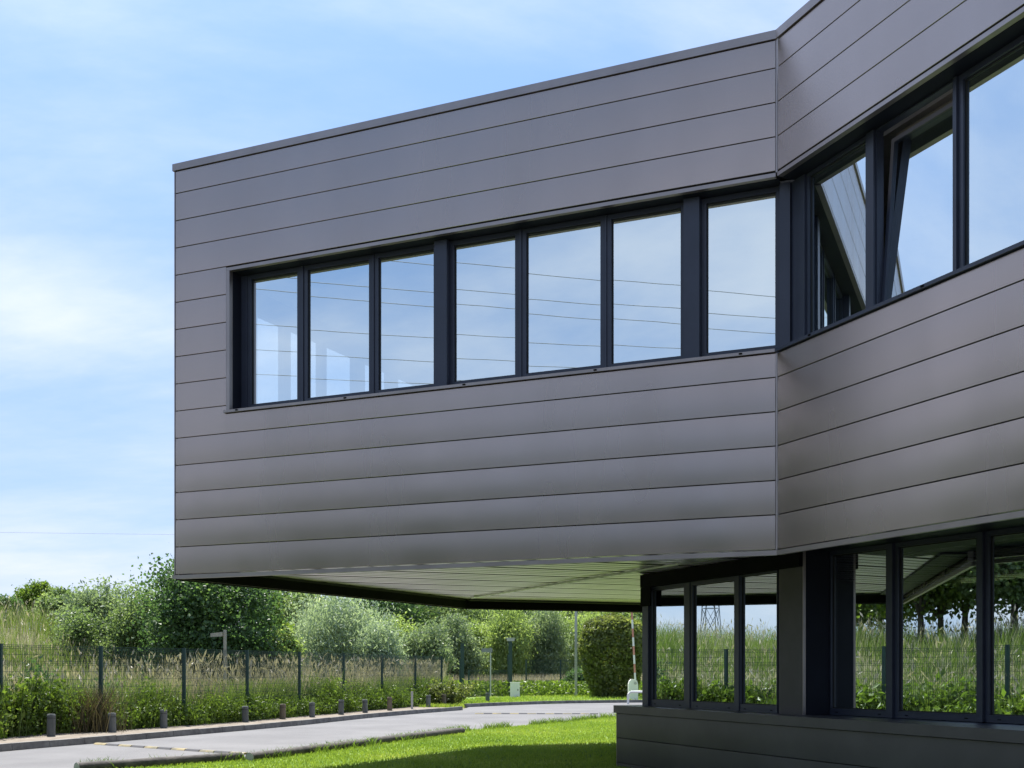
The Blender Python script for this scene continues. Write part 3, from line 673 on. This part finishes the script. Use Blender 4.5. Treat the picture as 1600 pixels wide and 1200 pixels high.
pp = [(x-.5, .0), (x-.5, .42), (x-.38, .55), (x+.5, .55), (x+.6, .42), (x+.6, 0)]
for (a, c), (e, f) in zip(pp, pp[1:]): b.tube((a, y, c), (e, y, f), .05, n=8)
b.build('tube', WHITE, t)
# wooden finger sign behind the fence
def at(x, y, Z): return ((x-CX)/F*Z, Z, EYE0+(YH-y)*Z/F)
q = at(351.5, 984, 43); t = thing('finger_post', 'pale wooden signpost with one short arm behind the fence', 'signpost', (q[0], q[1], 0))
b = MB(); b.box(q[0]-.045, q[0]+.045, 42.95, 43.05, -.1, q[2]); b.build('shaft', SIGNM, t)
b = MB(); b.hexa([(q[0]-.5, 42.9, q[2]-.26), (q[0]-.065, 42.9, q[2]-.24), (q[0]-.065, 42.935, q[2]-.24), (q[0]-.5, 42.935, q[2]-.26), (q[0]-.5, 42.9, q[2]-.13), (q[0]-.065, 42.9, q[2]-.08), (q[0]-.065, 42.935, q[2]-.08), (q[0]-.5, 42.935, q[2]-.13)]); b.build('arm', SIGNM, t)

# ------------------------------------------------------------------ foliage generators
def leaf_quads(cen, size, elong=1.6, up=None, updir=0.0, seed=0):
    r = np.random.default_rng(seed); n = len(cen)
    a = r.normal(size=(n, 3)); a[:, 2] += updir; a /= np.linalg.norm(a, axis=1)[:, None]
    c = r.normal(size=(n, 3)); nrm = np.cross(a, c); nrm /= np.linalg.norm(nrm, axis=1)[:, None]
    s = np.asarray(size)*r.uniform(.6, 1.4, n); s = s[:, None]
    tip = cen+a*s*elong*.5; base = cen-a*s*elong*.5; side = nrm*s*.5
    bend = np.cross(a, nrm)*s*.12
    v = np.stack([base, cen+side+bend, tip, cen-side+bend], 1).reshape(-1, 3)
    f = np.arange(n*4).reshape(-1, 4); return v, f
def crown_pts(seed, rad, nclump, per, clump_r, shell=.55, lobes=.25, stretch=1.0, flat=.0):
    r = np.random.default_rng(seed); d = r.normal(size=(nclump, 3)); d /= np.linalg.norm(d, axis=1)[:, None]
    rr = r.uniform(shell**3, 1, nclump)**(1/3)
    lob = np.array([1+lobes*mnoise.noise(Vector((x*1.8+seed, y*1.8, z*1.8)))*2 for x, y, z in d])
    c = d*rr[:, None]*lob[:, None]*np.array(rad); c[:, 2] = np.maximum(c[:, 2], -rad[2]*(.9-flat))
    cs = clump_r*r.uniform(.6, 1.35, nclump)
    p = r.normal(size=(nclump, per, 3))*cs[:, None, None]*np.array([.6, .6, .48*stretch]); return (c[:, None, :]+p).reshape(-1, 3), c
def trunk_mesh(b, r, h, limbs, seed, z0=0):
    q = random.Random(seed); pts = [Vector((0, 0, z0-.2))]; n = 5
    for i in range(1, n+1): pts.append(Vector((q.uniform(-.06, .06)*h*.3, q.uniform(-.06, .06)*h*.3, z0+h*i/n)))
    for i in range(n): b.tube(pts[i], pts[i+1], r*(1-.13*i), r*(1-.13*(i+1)), n=8, cap=i == 0)
    for l in limbs:
        l = Vector(l); s = pts[q.choice([2, 3, 4, 5])]; mid = s.lerp(l, .5)+Vector((q.uniform(-.2, .2), q.uniform(-.2, .2), q.uniform(0, .3)))
        b.tube(s, mid, r*.42, r*.26, n=5, cap=False); b.tube(mid, l, r*.26, r*.08, n=5, cap=False)
LM = {
 'dark': leafmat('dark green leaves', (.05, .10, .045), (.10, .18, .065), (.20, .29, .10)),
 'mid': leafmat('mid green leaves', (.11, .17, .07), (.23, .31, .14), (.38, .45, .24)),
 'bright': leafmat('fresh green leaves', (.08, .14, .02), (.17, .25, .04), (.28, .35, .08)),
 'willow': leafmat('silver willow leaves', (.22, .30, .21), (.38, .46, .34), (.56, .62, .5), trans=.45),
 'grey': leafmat('grey green leaves', (.12, .18, .10), (.25, .32, .19), (.42, .48, .33), trans=.45),
 'yellow': leafmat('yellow green leaves', (.17, .25, .07), (.32, .41, .15), (.48, .54, .26)),
 'hedge': leafmat('clipped hedge leaves', (.08, .105, .03), (.20, .235, .075), (.38, .40, .16)),
 'flower': leafmat('pale blossom', (.4, .4, .33), (.5, .48, .4)),
}
SRC = {}
def tree(kind, px, py_top, Z, wpx, key, label, cat='tree', base_off=0, zb=None, seed=1, dens=1.0, leaf=.13, elong=1.6, trunk=True, low=.1, group=None, xy=None, hgt=None, wid=None, updir=0, stretch=1., shell=.5, lobes=.28, depth=None):
    if xy is None:
        X_ = (px-CX)/F*Z; Y_ = Z; top = EYE0+(YH-py_top)*Z/F; W = wpx*Z/F/2
    else: X_, Y_ = xy; top = hgt; W = wid
    g = float(H(X_, Y_)) if zb is None else zb
    h = top-g; cz = g+h*(low+1)/2; rz = h*(1-low)/2
    t = thing(kind, label, cat, (X_, Y_, g), group)
    nclump = int(120*dens); per = 95; leaf = leaf*.68
    cr = max(.22, min(W, rz)*.30)
    dW = depth or W
    pts, cc = crown_pts(seed, (W*.86, dW*.86, rz*.88), nclump, per, cr, shell=shell, lobes=lobes, stretch=stretch)
    pts[:, 2] += cz-g; keep = pts[:, 2] > .05; pts = pts[keep]
    v, f = leaf_quads(pts, leaf, elong, updir=updir, seed=seed)
    link('crown', np_mesh('crown', v, f, LM[key]), t)
    b = MB(); cc2 = cc[::max(1, len(cc)//14)].copy(); cc2[:, 2] += cz-g
    tr = max(.07, h*.02)
    trunk_mesh(b, tr, max(.5, (cz-g)*.8), [tuple(c*np.array([.85, .85, .95])) for c in cc2], seed)
    me = bpy.data.meshes.new('trunk'); me.from_pydata([tuple(c*GS for c in p) for p in b.v], [], b.f); me.materials.append(BARK); me.polygons.foreach_set('use_smooth', [True]*len(b.f)); link('trunk', me, t)
    return t
# ---- trees in direct view (photo column, top row, distance, width)
tree('shrub', 8, 934, 60, 60, 'dark', 'dark rounded bush cut by the left picture edge', 'bush', seed=2, leaf=.14)
tree('small_tree', 52, 914, 78, 75, 'bright', 'small yellow green tree on top of the grassy bank at far left', seed=3, leaf=.16, low=.3)
tree('shrub', 95, 926, 62, 80, 'mid', 'mid green bush on the bank left of the tallest bush', 'bush', seed=4)
tree('shrub', 160, 898, 56, 130, 'grey', 'tall feathery grey green bush in the middle of the left thicket', 'bush', seed=5, dens=1.8, leaf=.12, elong=2.4, updir=.5, zb=0, low=.02)
tree('shrub', 215, 918, 53, 110, 'mid', 'broad mid green bush left of the big dark tree', 'bush', seed=6, dens=1.6, low=.0, leaf=.12, zb=0)
tree('shrub', 120, 948, 52, 90, 'mid', 'low bush at the foot of the left thicket', 'bush', seed=66, dens=1.2, low=.0, leaf=.12, zb=0)
tree('shrub', 262, 935, 50, 50, 'grey', 'narrow grey green shrub against the big dark tree', 'bush', seed=67, dens=.9, low=.0, leaf=.11, zb=0)
tree('broadleaf_tree', 335, 868, 50, 185, 'dark', 'big dark green broadleaf tree behind the signpost', seed=7, dens=3.0, leaf=.17, elong=1.3, low=.04, shell=.35)
tree('shrub', 418, 918, 54, 62, 'bright', 'bright green sunlit tree right of the big dark tree', 'bush', seed=8, dens=1.2, leaf=.15, low=.02)
tree('shrub', 440, 968, 50, 62, 'yellow', 'low yellow green bush under the bright tree', 'bush', seed=68, dens=1.0, leaf=.12, low=.0)
tree('broadleaf_tree', 470, 905, 85, 130, 'mid', 'mid green tree far behind the silver willow bush', seed=9, dens=1.8, leaf=.2, low=.05)
tree('willow_shrub', 530, 932, 60, 150, 'willow', 'large silver grey willow bush behind the fence', 'bush', seed=10, dens=2.2, leaf=.085, elong=3.4, updir=1.2, stretch=1.8, low=.05)
tree('willow_shrub', 590, 972, 58, 80, 'willow', 'lower silver bush on the right flank of the large willow', 'bush', seed=11, dens=1.1, leaf=.085, elong=3.2, updir=1.0, stretch=1.6, low=.0)
tree('broadleaf_tree', 600, 900, 100, 150, 'dark', 'dark tree far behind, just right of the willow top', seed=12, dens=1.8, leaf=.24, low=.05)
tree('shrub', 620, 960, 72, 90, 'yellow', 'yellow green bush behind the middle of the fence', 'bush', seed=13, dens=1.4, leaf=.13, low=.0)
tree('shrub', 668, 972, 66, 80, 'grey', 'grey green bush left of the tall gate post', 'bush', seed=14, dens=1.2, leaf=.1, elong=2.6, updir=.7, low=.0)
tree('broadleaf_tree', 690, 905, 105, 170, 'mid', 'broad mid green tree far behind the gate post', seed=15, dens=1.8, leaf=.24, low=.03)
tree('shrub', 712, 955, 80, 75, 'grey', 'silvery bush directly behind the tall gate post', 'bush', seed=16, dens=1.3, leaf=.11, elong=2.6, updir=.8, low=.0)
tree('shrub', 745, 965, 84, 60, 'yellow', 'yellow green shrub right of the tall gate post', 'bush', seed=17, dens=1.1, leaf=.13, low=.0)
tree('broadleaf_tree', 770, 905, 112, 120, 'dark', 'dark tree far behind the low fence', seed=18, dens=1.5, leaf=.25, low=.03)
tree('willow_shrub', 795, 950, 82, 75, 'yellow', 'upright yellow green willow behind the camera post', 'bush', seed=19, dens=1.5, leaf=.11, elong=3, updir=1.6, stretch=2.2, low=.0)
tree('willow_shrub', 850, 945, 84, 80, 'grey', 'upright grey willow between camera post and pale pole', 'bush', seed=20, dens=1.5, leaf=.11, elong=3, updir=1.3, stretch=2, low=.0)
tree('shrub', 885, 950, 92, 95, 'yellow', 'tall yellow green shrub behind the pale pole', 'bush', seed=21, dens=1.5, leaf=.14, low=.0)
tree('broadleaf_tree', 870, 900, 120, 150, 'mid', 'mid green tree at the very back above the willows', seed=22, dens=1.5, leaf=.28, low=.03)
tree('broadleaf_tree', 990, 895, 100, 170, 'yellow', 'pale green tree behind the clipped hedge and barrier', seed=23, dens=1.6, leaf=.25, low=.02)
tree('shrub', 905, 1042, 72, 45, 'dark', 'small dark bush at the foot of the pale pole', 'bush', seed=24, dens=.8, leaf=.1, low=.0)
for i, (px, yt, Z, w, key) in enumerate([(1065, 900, 95, 160, 'mid'), (1150, 890, 90, 150, 'yellow'), (1240, 900, 98, 170, 'dark'), (1340, 890, 92, 170, 'mid'), (1460, 900, 95, 190, 'grey')]):
    tree('broadleaf_tree', px, yt, Z, w, key, ['mid green tree hidden behind the building, nearest the barrier', 'yellow green tree behind the building, second from the barrier', 'dark tree behind the building, third from the barrier', 'mid green tree behind the building, fourth from the barrier', 'grey green tree behind the building, farthest from the barrier'][i], seed=110+i, dens=1.3, leaf=.26, low=.02)
# clipped hedge: dense egg shape
def hedge():
    Z = 66; X_ = (958-CX)/F*Z; W = 107*Z/F/2; top = EYE0+(YH-960)*Z/F; t = thing('clipped_hedge', 'large rounded clipped bush by the barrier arm', 'bush', (X_, Z, 0))
    r = np.random.default_rng(5); n = 16000; th = r.uniform(0, 2*np.pi, n); z = r.uniform(0, 1, n)
    prof = np.interp(z, [0, .12, .35, .62, .82, .93, 1], [.55, .68, .86, 1.0, .93, .72, .0])
    bumps = np.array([mnoise.noise(Vector((math.cos(a)*2.2, math.sin(a)*2.2, c*4.5))) for a, c in zip(th[:n], z)])
    rr = prof*(1+.10*bumps)*r.uniform(.82, 1.03, n)
    rr = np.where(z > .92, rr*np.sqrt(r.uniform(0, 1, n)), rr)
    p = np.stack([np.cos(th)*rr*W, np.sin(th)*rr*W, z*top*(1+.03*bumps)], 1); v, f = leaf_quads(p, .13, 1.7, seed=6); link('crown', np_mesh('crown', v, f, LM['hedge']), t)
    b = MB(); trunk_mesh(b, .12, 2.2, [(1, .3, 3), (-1, -.2, 3), (.2, -1, 2.6)], 4); me = bpy.data.meshes.new('trunk'); me.from_pydata([tuple(c*GS for c in p) for p in b.v], [], b.f); me.materials.append(BARK); link('trunk', me, t)
hedge()
# ---- trees standing on the bank to the left, seen mirrored in the ground floor glass
def mirr(x, y, Z, fr, d):       # photo pixel of a mirrored point at virtual depth Z -> real position
    v = np.array([(x-CX)/F*Z, Z]); o = fr.o+fr.n*d; s = (v-o) @ fr.n; w = v-2*s*fr.n
    return (float(w[0]), float(w[1]), EYE+(YH-y)*Z/F)
bt = [(1345, 850, 52, 2.7), (1378, 838, 50, 2.6), (1430, 790, 45, 2.6), (1462, 800, 46, 2.8), (1500, 820, 47, 2.4), (1578, 780, 43, 2.6), (1625, 800, 43, 2.8), (1680, 800, 44, 2.8)]
for i, (x, yt, Z, w) in enumerate(bt):
    q = mirr(x, yt, Z*GS, G, 0); q = (q[0]/GS, q[1]/GS); g = float(H(q[0], q[1]))
    tree('bank_tree', 0, 0, 0, 0, 'mid' if i % 2 else 'bright', ['leafy tree on the bank, leftmost trunk mirrored in the lower windows', 'leafy tree, second mirrored trunk from the left in the first tall lower pane', 'leafy tree on the bank, left of the trunk pair mirrored in the middle lower pane', 'leafy tree, right one of the trunk pair mirrored in the middle lower pane', 'leafy tree mirrored at the right side of the middle lower pane', 'leafy tree mirrored in the rightmost lower pane at the picture edge', 'leafy bank tree just past the right picture edge in the mirrored row', 'leafy bank tree at the far right end of the mirrored row'][i],
         seed=40+i, xy=(q[0], q[1]), hgt=9.0+.3*i, wid=w, low=.17, dens=1.8, leaf=.2, elong=1.3, group='trees on the bank mirrored in the windows', shell=.3)

# unseen trees added behind the camera to darken cladding reflections: one continuous mass
def belt():
    r = np.random.default_rng(90); P = []
    for i in range(46):
        az = R(-104-52*i/45+r.uniform(-2, 2)); d = r.uniform(62, 78); cx, cy = d*math.sin(az), d*math.cos(az); h = r.uniform(10.5, 14.5)
        p, _ = crown_pts(200+i, (4.2, 4.2, h*.5), 60, 44, 1.3, shell=.35); p[:, 2] += h*.5+.4; p = p[p[:, 2] > .1]; p[:, 0] += cx; p[:, 1] += cy; p[:, 2] += H(p[:, 0], p[:, 1]); P.append(p)
    P = np.concatenate(P); v, f = leaf_quads(P, .42, 1.4, seed=91)
    T(link('added_tree_belt', np_mesh('added_tree_belt', v, f, LM['dark'])), 'continuous dark tree belt added unseen behind the viewpoint to darken reflections', 'added wood', kind='stuff')
belt()
# ------------------------------------------------------------------ grasses
def blades(px_, py_, h, wd, bend, seed, zoff=0, segs=2):
    r = np.random.default_rng(seed); n = len(px_); z = H(px_, py_)+zoff; th = r.uniform(0, 2*np.pi, n); dx, dy = np.cos(th), np.sin(th); ph = r.uniform(0, 2*np.pi, n)
    sx, sy = np.cos(ph)*wd/2, np.sin(ph)*wd/2; b1 = h*bend*.3; b2 = h*bend
    v0 = np.stack([px_-sx, py_-sy, z], 1); v1 = np.stack([px_+sx, py_+sy, z], 1)
    v2 = np.stack([px_+sx*.8+dx*b1, py_+sy*.8+dy*b1, z+h*.55], 1); v3 = np.stack([px_-sx*.8+dx*b1, py_-sy*.8+dy*b1, z+h*.55], 1)
    v4 = np.stack([px_+dx*b2+sx*.15, py_+dy*b2+sy*.15, z+h], 1); v5 = np.stack([px_+dx*b2-sx*.15, py_+dy*b2-sy*.15, z+h], 1)
    v = np.stack([v0, v1, v2, v3, v4, v5], 1).reshape(-1, 3); k = np.arange(n)[:, None]*6
    return v, np.concatenate([k+np.array([[0, 1, 2, 3]]), k+np.array([[3, 2, 4, 5]])], 0)
GR_G = leafmat('green meadow grass', (.09, .14, .03), (.19, .26, .07), (.32, .36, .14), trans=.45, gloss=.03, clump=.35)
GR_D = leafmat('dry seeding grass', (.30, .27, .19), (.52, .47, .37), (.72, .66, .56), trans=.25, gloss=.03, clump=.3)
# lawn: greener and drier patches
GR_L = leafmat('lawn blades', (.15, .24, .035), (.33, .42, .07), (.58, .54, .22), trans=.35, gloss=.02, clump=.42)
WEED = leafmat('weed leaves', (.07, .12, .02), (.16, .24, .04), (.28, .34, .09), trans=.45, clump=.9)
BROWN = leafmat('withered stems', (.04, .035, .018), (.12, .10, .055), (.26, .21, .13), trans=.2, gloss=.02)
# fence line as function of y, field = left / behind of it
fy = np.array([p[1] for p in FX]); fx_ = np.array([p[0] for p in FX])
def field_pts(n, seed, d0=.2, d1=30, ylo=2, yhi=62, power=2.0):
    r = np.random.default_rng(seed); y = r.uniform(ylo, yhi, n); d = d0+(d1-d0)*r.uniform(0, 1, n)**power; x = np.interp(y, fy, fx_)-d
    return x, y, r
def clumpy(n, seed, **k):
    x, y, r = field_pts(n*3, seed, **k); w = np.array([mnoise.noise(Vector((a*.45, c*.45, seed))) for a, c in zip(x, y)]); keep = r.uniform(-.45, .45, n*3) < w
    x, y = x[keep][:n], y[keep][:n]; return x, y, r
x, y, r = clumpy(90000, 11); v, f = blades(x, y, r.uniform(.55, 1.3, len(x)), .024, .28, 12); v2_, f2_ = v, f
T(link('meadow_grass', np_mesh('meadow_grass', v, f, GR_G)), 'long green meadow grass behind the mesh fence', 'grass', kind='stuff')
x, y, r = clumpy(17000, 13); h = r.uniform(.85, 1.6, len(x))*(1+.35*sstep(30, 36, y)*(np.interp(y, fy, fx_)-x < 5)); v, f = blades(x, y, h, .016, .22, 14)
# seed heads on top of a share of the dry stems
m = 9000; zt = H(x[:m], y[:m])+h[:m]*.93; cen = np.stack([x[:m], y[:m], zt], 1)+np.random.default_rng(3).normal(0, .07, (m, 3)); v3_, f3_ = leaf_quads(cen, .05, 4.5, updir=2.5, seed=15)
T(link('dry_grass', np_mesh('dry_grass', np.concatenate([v, v3_]), np.concatenate([f, f3_+len(v)]), GR_D)), 'dry beige seeding grass standing above the green meadow', 'grass', kind='stuff')
# distant field beyond the gate
r = np.random.default_rng(19); n = 12000; x = r.uniform(-6, 9, n); y = r.uniform(73, 84, n); v, f = blades(x, y, r.uniform(.5, 1.3, n), .04, .2, 20)
T(link('far_meadow', np_mesh('far_meadow', v, f, GR_D)), 'pale dry meadow beyond the gate and far fence', 'grass', kind='stuff')
r = np.random.default_rng(21); n = 9000; x = r.uniform(-4, 9, n); y = 68+r.uniform(0, 5, n)+.0*x; cen = np.stack([x, y, r.uniform(0, .9, n)**1.3], 1); v, f = leaf_quads(cen, .12, 1.6, seed=22)
T(link('far_weeds', np_mesh('far_weeds', v, f, WEED)), 'green weeds along the far mesh fence', 'weeds', kind='stuff')
# weeds hugging the fence
def weed_clumps(n, seed, dmin, dmax, ylo, yhi, hmin, hmax, per=46, leaf=.07, spread=.22):
    r = np.random.default_rng(seed); y = r.uniform(ylo, yhi, n); x = np.interp(y, fy, fx_)+r.uniform(dmin, dmax, n); hh = r.uniform(hmin, hmax, n)
    hh *= np.array([.75+.9*max(0, mnoise.noise(Vector((a*.6, c*.6, 4)))+.25) for a, c in zip(x, y)])
    t = r.uniform(0, 1, (n, per)); cx = x[:, None]+r.normal(0, 1, (n, per))*spread*(.5+.6*t); cy = y[:, None]+r.normal(0, 1, (n, per))*spread*(.5+.6*t); cz = t*hh[:, None]
    return np.stack([cx, cy, cz], 2).reshape(-1, 3), x, y, hh
c1, x, y, hh = weed_clumps(2300, 31, -.9, .3, 14, 55, .35, .95, 60); v, f = leaf_quads(c1, .052, 1.9, updir=.5, seed=32)
vb, fb_ = blades(np.repeat(x, 4)+rng.normal(0, .15, len(x)*4), np.repeat(y, 4)+rng.normal(0, .15, len(x)*4), np.repeat(hh, 4)*rng.uniform(.8, 1.4, len(x)*4), .02, .25, 33)
T(link('fence_weeds', np_mesh('fence_weeds', np.concatenate([v, vb]), np.concatenate([f, fb_+len(v)]), WEED)), 'thick green weeds growing along the foot of the fence', 'weeds', kind='stuff')
# withered brown clump and leafy clump in front of the fence at far left
def local_blades(n, xa, ya, rx, ry, h, wd, bend, seed): r = np.random.default_rng(seed); return blades(r.normal(xa, rx, n), r.normal(ya, ry, n), r.uniform(*h, n), wd, bend, seed+1)
q = gp(118, 1146); v, f = local_blades(1300, q[0], q[1]+1.0, .33, .4, (.3, 1.2), .014, .45, 50)
T(link('withered_clump', np_mesh('withered_clump', v, f, BROWN), ), 'brown withered tall grass clump behind the leftmost bollard', 'grass clump', kind='stuff')
def plant(x, y, h, w, key, label, seed, n=1400, leaf=.08, name='wild_shrub'):
    t = thing(name, label, 'plant', (x, y, 0)); r = np.random.default_rng(seed); st = 16; bx = r.normal(0, w*.45, (st, 2)); P = []
    b = MB()
    for i in range(st):
        tip = Vector((bx[i][0]*1.8, bx[i][1]*1.8, h*r.uniform(.6, 1))); b.tube((bx[i][0]*.4, bx[i][1]*.4, -.05), tip, .012, .005, n=4, cap=False)
        tt = r.uniform(.1, 1, n//st); base = np.array([bx[i][0]*.4, bx[i][1]*.4, 0]); P.append(base+(np.array(tip)-base)*tt[:, None]+r.normal(0, .09, (n//st, 3)))
    v, f = leaf_quads(np.concatenate(P), leaf, 1.8, updir=.3, seed=seed); me = np_mesh('foliage', v, f, LM[key] if key in LM else WEED); link('foliage', me, t)
    me = bpy.data.meshes.new('stems'); me.from_pydata([tuple(c*GS for c in p) for p in b.v], [], b.f); me.materials.append(BARK); link('stems', me, t)
q = gp(22, 1149); plant(q[0], q[1]+.3, 1.35, .6, 'bright', 'leafy bramble in front of the fence at the left picture edge', 60, 3000)
q = gp(52, 1140); plant(q[0], q[1], 1.9, .35, 'dark', 'tall dark dock stem leaning behind the leftmost bramble', 61, 900, .07)
q = gp(230, 1130); plant(q[0], q[1]+1, 1.0, .6, 'dark', 'low dark bramble behind the fence near the third bollard', 62, 2000)
q = gp(100, 1135); plant(q[0], q[1]+1.2, 1.25, .7, 'dark', 'dark bramble behind the withered grass at left', 63, 2600)
q = gp(700, 1103); plant(q[0], q[1]+1.0, 1.15, .8, 'hedge', 'brownish bramble at the fence end by the kerb break', 64, 2600)
# mixed vegetation on the bank foot (mirrored in the glass)
c1, x, y, hh = weed_clumps(900, 35, -1.6, .3, 3, 28, .5, 1.15); v, f = leaf_quads(c1, .10, 2.2, updir=.8, seed=36)
T(link('bank_weeds', np_mesh('bank_weeds', v, f, WEED)), 'green weeds at the foot of the bank mirrored in the lower windows', 'weeds', kind='stuff')

# lawn blades and edge tufts
r = np.random.default_rng(71)
n = 150000; y = 16+26*r.uniform(0, 1, n)**1.25; e = np.interp(y, [p[1] for p in nearE], [p[0] for p in nearE]); x = e+.05+r.uniform(0, 1, n)*(9.5)
keep = (x/y < .13); x, y = x[keep], y[keep]
v, f = blades(x, y, r.uniform(.025, .06, len(x)), .014, .5, 72, .004)
T(link('lawn_grass', np_mesh('lawn_grass', v, f, GR_L)), 'short mown grass of the lawn below the cantilever', 'grass', kind='stuff')
n = 5000; t_ = r.uniform(0, 1, n); y = 18+t_*24; x = np.interp(y, [p[1] for p in nearE], [p[0] for p in nearE])+np.abs(r.normal(0, .16, n))+.05; w = np.array([mnoise.noise(Vector((a*1.1, c*1.1, 9))) for a, c in zip(x, y)]); k_ = w > -.02; x, y = x[k_], y[k_]
v, f = blades(x, y, r.uniform(.06, .2, len(x)), .018, .6, 73)
T(link('edge_tufts', np_mesh('edge_tufts', v, f, WEED)), 'longer yellow green tufts along the logs at the lawn edge', 'grass', kind='stuff')
n = 22000; t_ = r.uniform(0, 1, n); i_ = t_*18.99; a_ = resample(farK2, 20); idx = i_.astype(int); fr_ = i_-idx; x = a_[idx, 0]*(1-fr_)+a_[idx+1, 0]*fr_; y = a_[idx, 1]*(1-fr_)+a_[idx+1, 1]*fr_+.25+r.uniform(0, 14, n)
x = np.r_[x, r.uniform(-3.8, -.3, 5000)]; y = np.r_[y, r.uniform(48.5, 60, 5000)]; kk = (x > np.interp(y, [49.1, 51.8], [-3.4, -.0])-9) & ((x < -1.9) | (y > 52.2)); x, y = x[kk], y[kk]
k_ = x < 9; v, f = blades(x[k_], y[k_], r.uniform(.05, .16, k_.sum()), .03, .5, 74)
T(link('verge_grass', np_mesh('verge_grass', v, f, GR_L)), 'short bright grass on the verge beyond the far kerb', 'grass', kind='stuff')

# ------------------------------------------------------------------ power line
GS = 1.0
def pylon(x, y, z, h, ang, label):
    t = thing('pylon', label, 'pylon', (x, y, z)); b = MB(); ca, sa = math.cos(ang), math.sin(ang)
    def P(a, c, zz): return (x+a*ca-c*sa, y+a*sa+c*ca, z+zz)
    lv = [(0, 1.9), (.15, 1.5), (.3, 1.2), (.45, .95), (.6, .75), (.75, .6), (.88, .5), (1, .2)]
    for (f0, w0), (f1, w1) in zip(lv, lv[1:]):
        c0 = [(-w0, -w0), (w0, -w0), (w0, w0), (-w0, w0)]; c1 = [(-w1, -w1), (w1, -w1), (w1, w1), (-w1, w1)]
        for i in range(4):
            j = (i+1) % 4; b.tube(P(*c0[i], f0*h), P(*c1[i], f1*h), .08, n=4, cap=False)
            b.tube(P(*c0[i], f0*h), P(*c1[j], f1*h), .045, n=4, cap=False); b.tube(P(*c0[j], f0*h), P(*c1[i], f1*h), .07, n=4, cap=False); b.tube(P(*c1[i], f1*h), P(*c1[j], f1*h), .07, n=4, cap=False)
    b.build('mast', PYL, t)
    for f0, L__ in ((.66, 6), (.78, 7.5), (.9, 5.5)):
        b = MB()
        for s in (-1, 1):
            for c in (-.6, .6): b.tube(P(s*.5, c, f0*h), P(s*L__, 0, f0*h+.3), .08, n=4, cap=False)
            b.tube(P(s*.5, 0, f0*h+1.6), P(s*L__, 0, f0*h+.3), .07, n=4, cap=False)
        b.build('crossarm', PYL, t)
w_l = [(404, 412, 400, 433), (452, 491, 0, 0)]
wires = [(433, 475, 420, 0), (452, 520, 0, 0)]
pyA = mirr(1112, 930, 215, B, S1); pylon(pyA[0], pyA[1], 2.0, 34, .6, 'lattice electricity pylon beyond the bank, mirrored in the lower windows')
# each wire: rows in the mirrored picture at photo columns 400 and 1213
for i, (ya, yb) in enumerate([(382, 460), (430, 493), (452, 517), (507, 552), (547, 585), (585, 613)]):
    a = Vector(mirr(400, ya, 66, A, DA)); c = Vector(mirr(1213, yb, 70, A, DA)); d = (c-a); b = MB(); Ln = d.length
    ts = np.linspace(-3.0, 3.2, 26); P = []
    for t_ in ts: q = a+d*t_; q.z += (t_*(t_-1))*.35; P.append(q)
    for p0, p1 in zip(P, P[1:]): b.tube(p0, p1, .022, n=5, cap=False)
    T(b.build('power_cable', WIRE, loc=tuple(a)), ['highest', 'second highest', 'third highest', 'third lowest', 'second lowest', 'lowest'][i]+' power cable mirrored across the upper windows', 'cable', 'overhead power cables')
EYE0 = EYE
for i, yy in enumerate((832,)):
    a = Vector(at(-300, yy-4, 190)); c = Vector(at(330, yy+4, 200)); b = MB(); b.tube(a, c, .02, n=5); T(b.build('power_cable', WIRE, loc=tuple(a)), 'faint power cable crossing the sky left of the building', 'cable', 'overhead power cables')
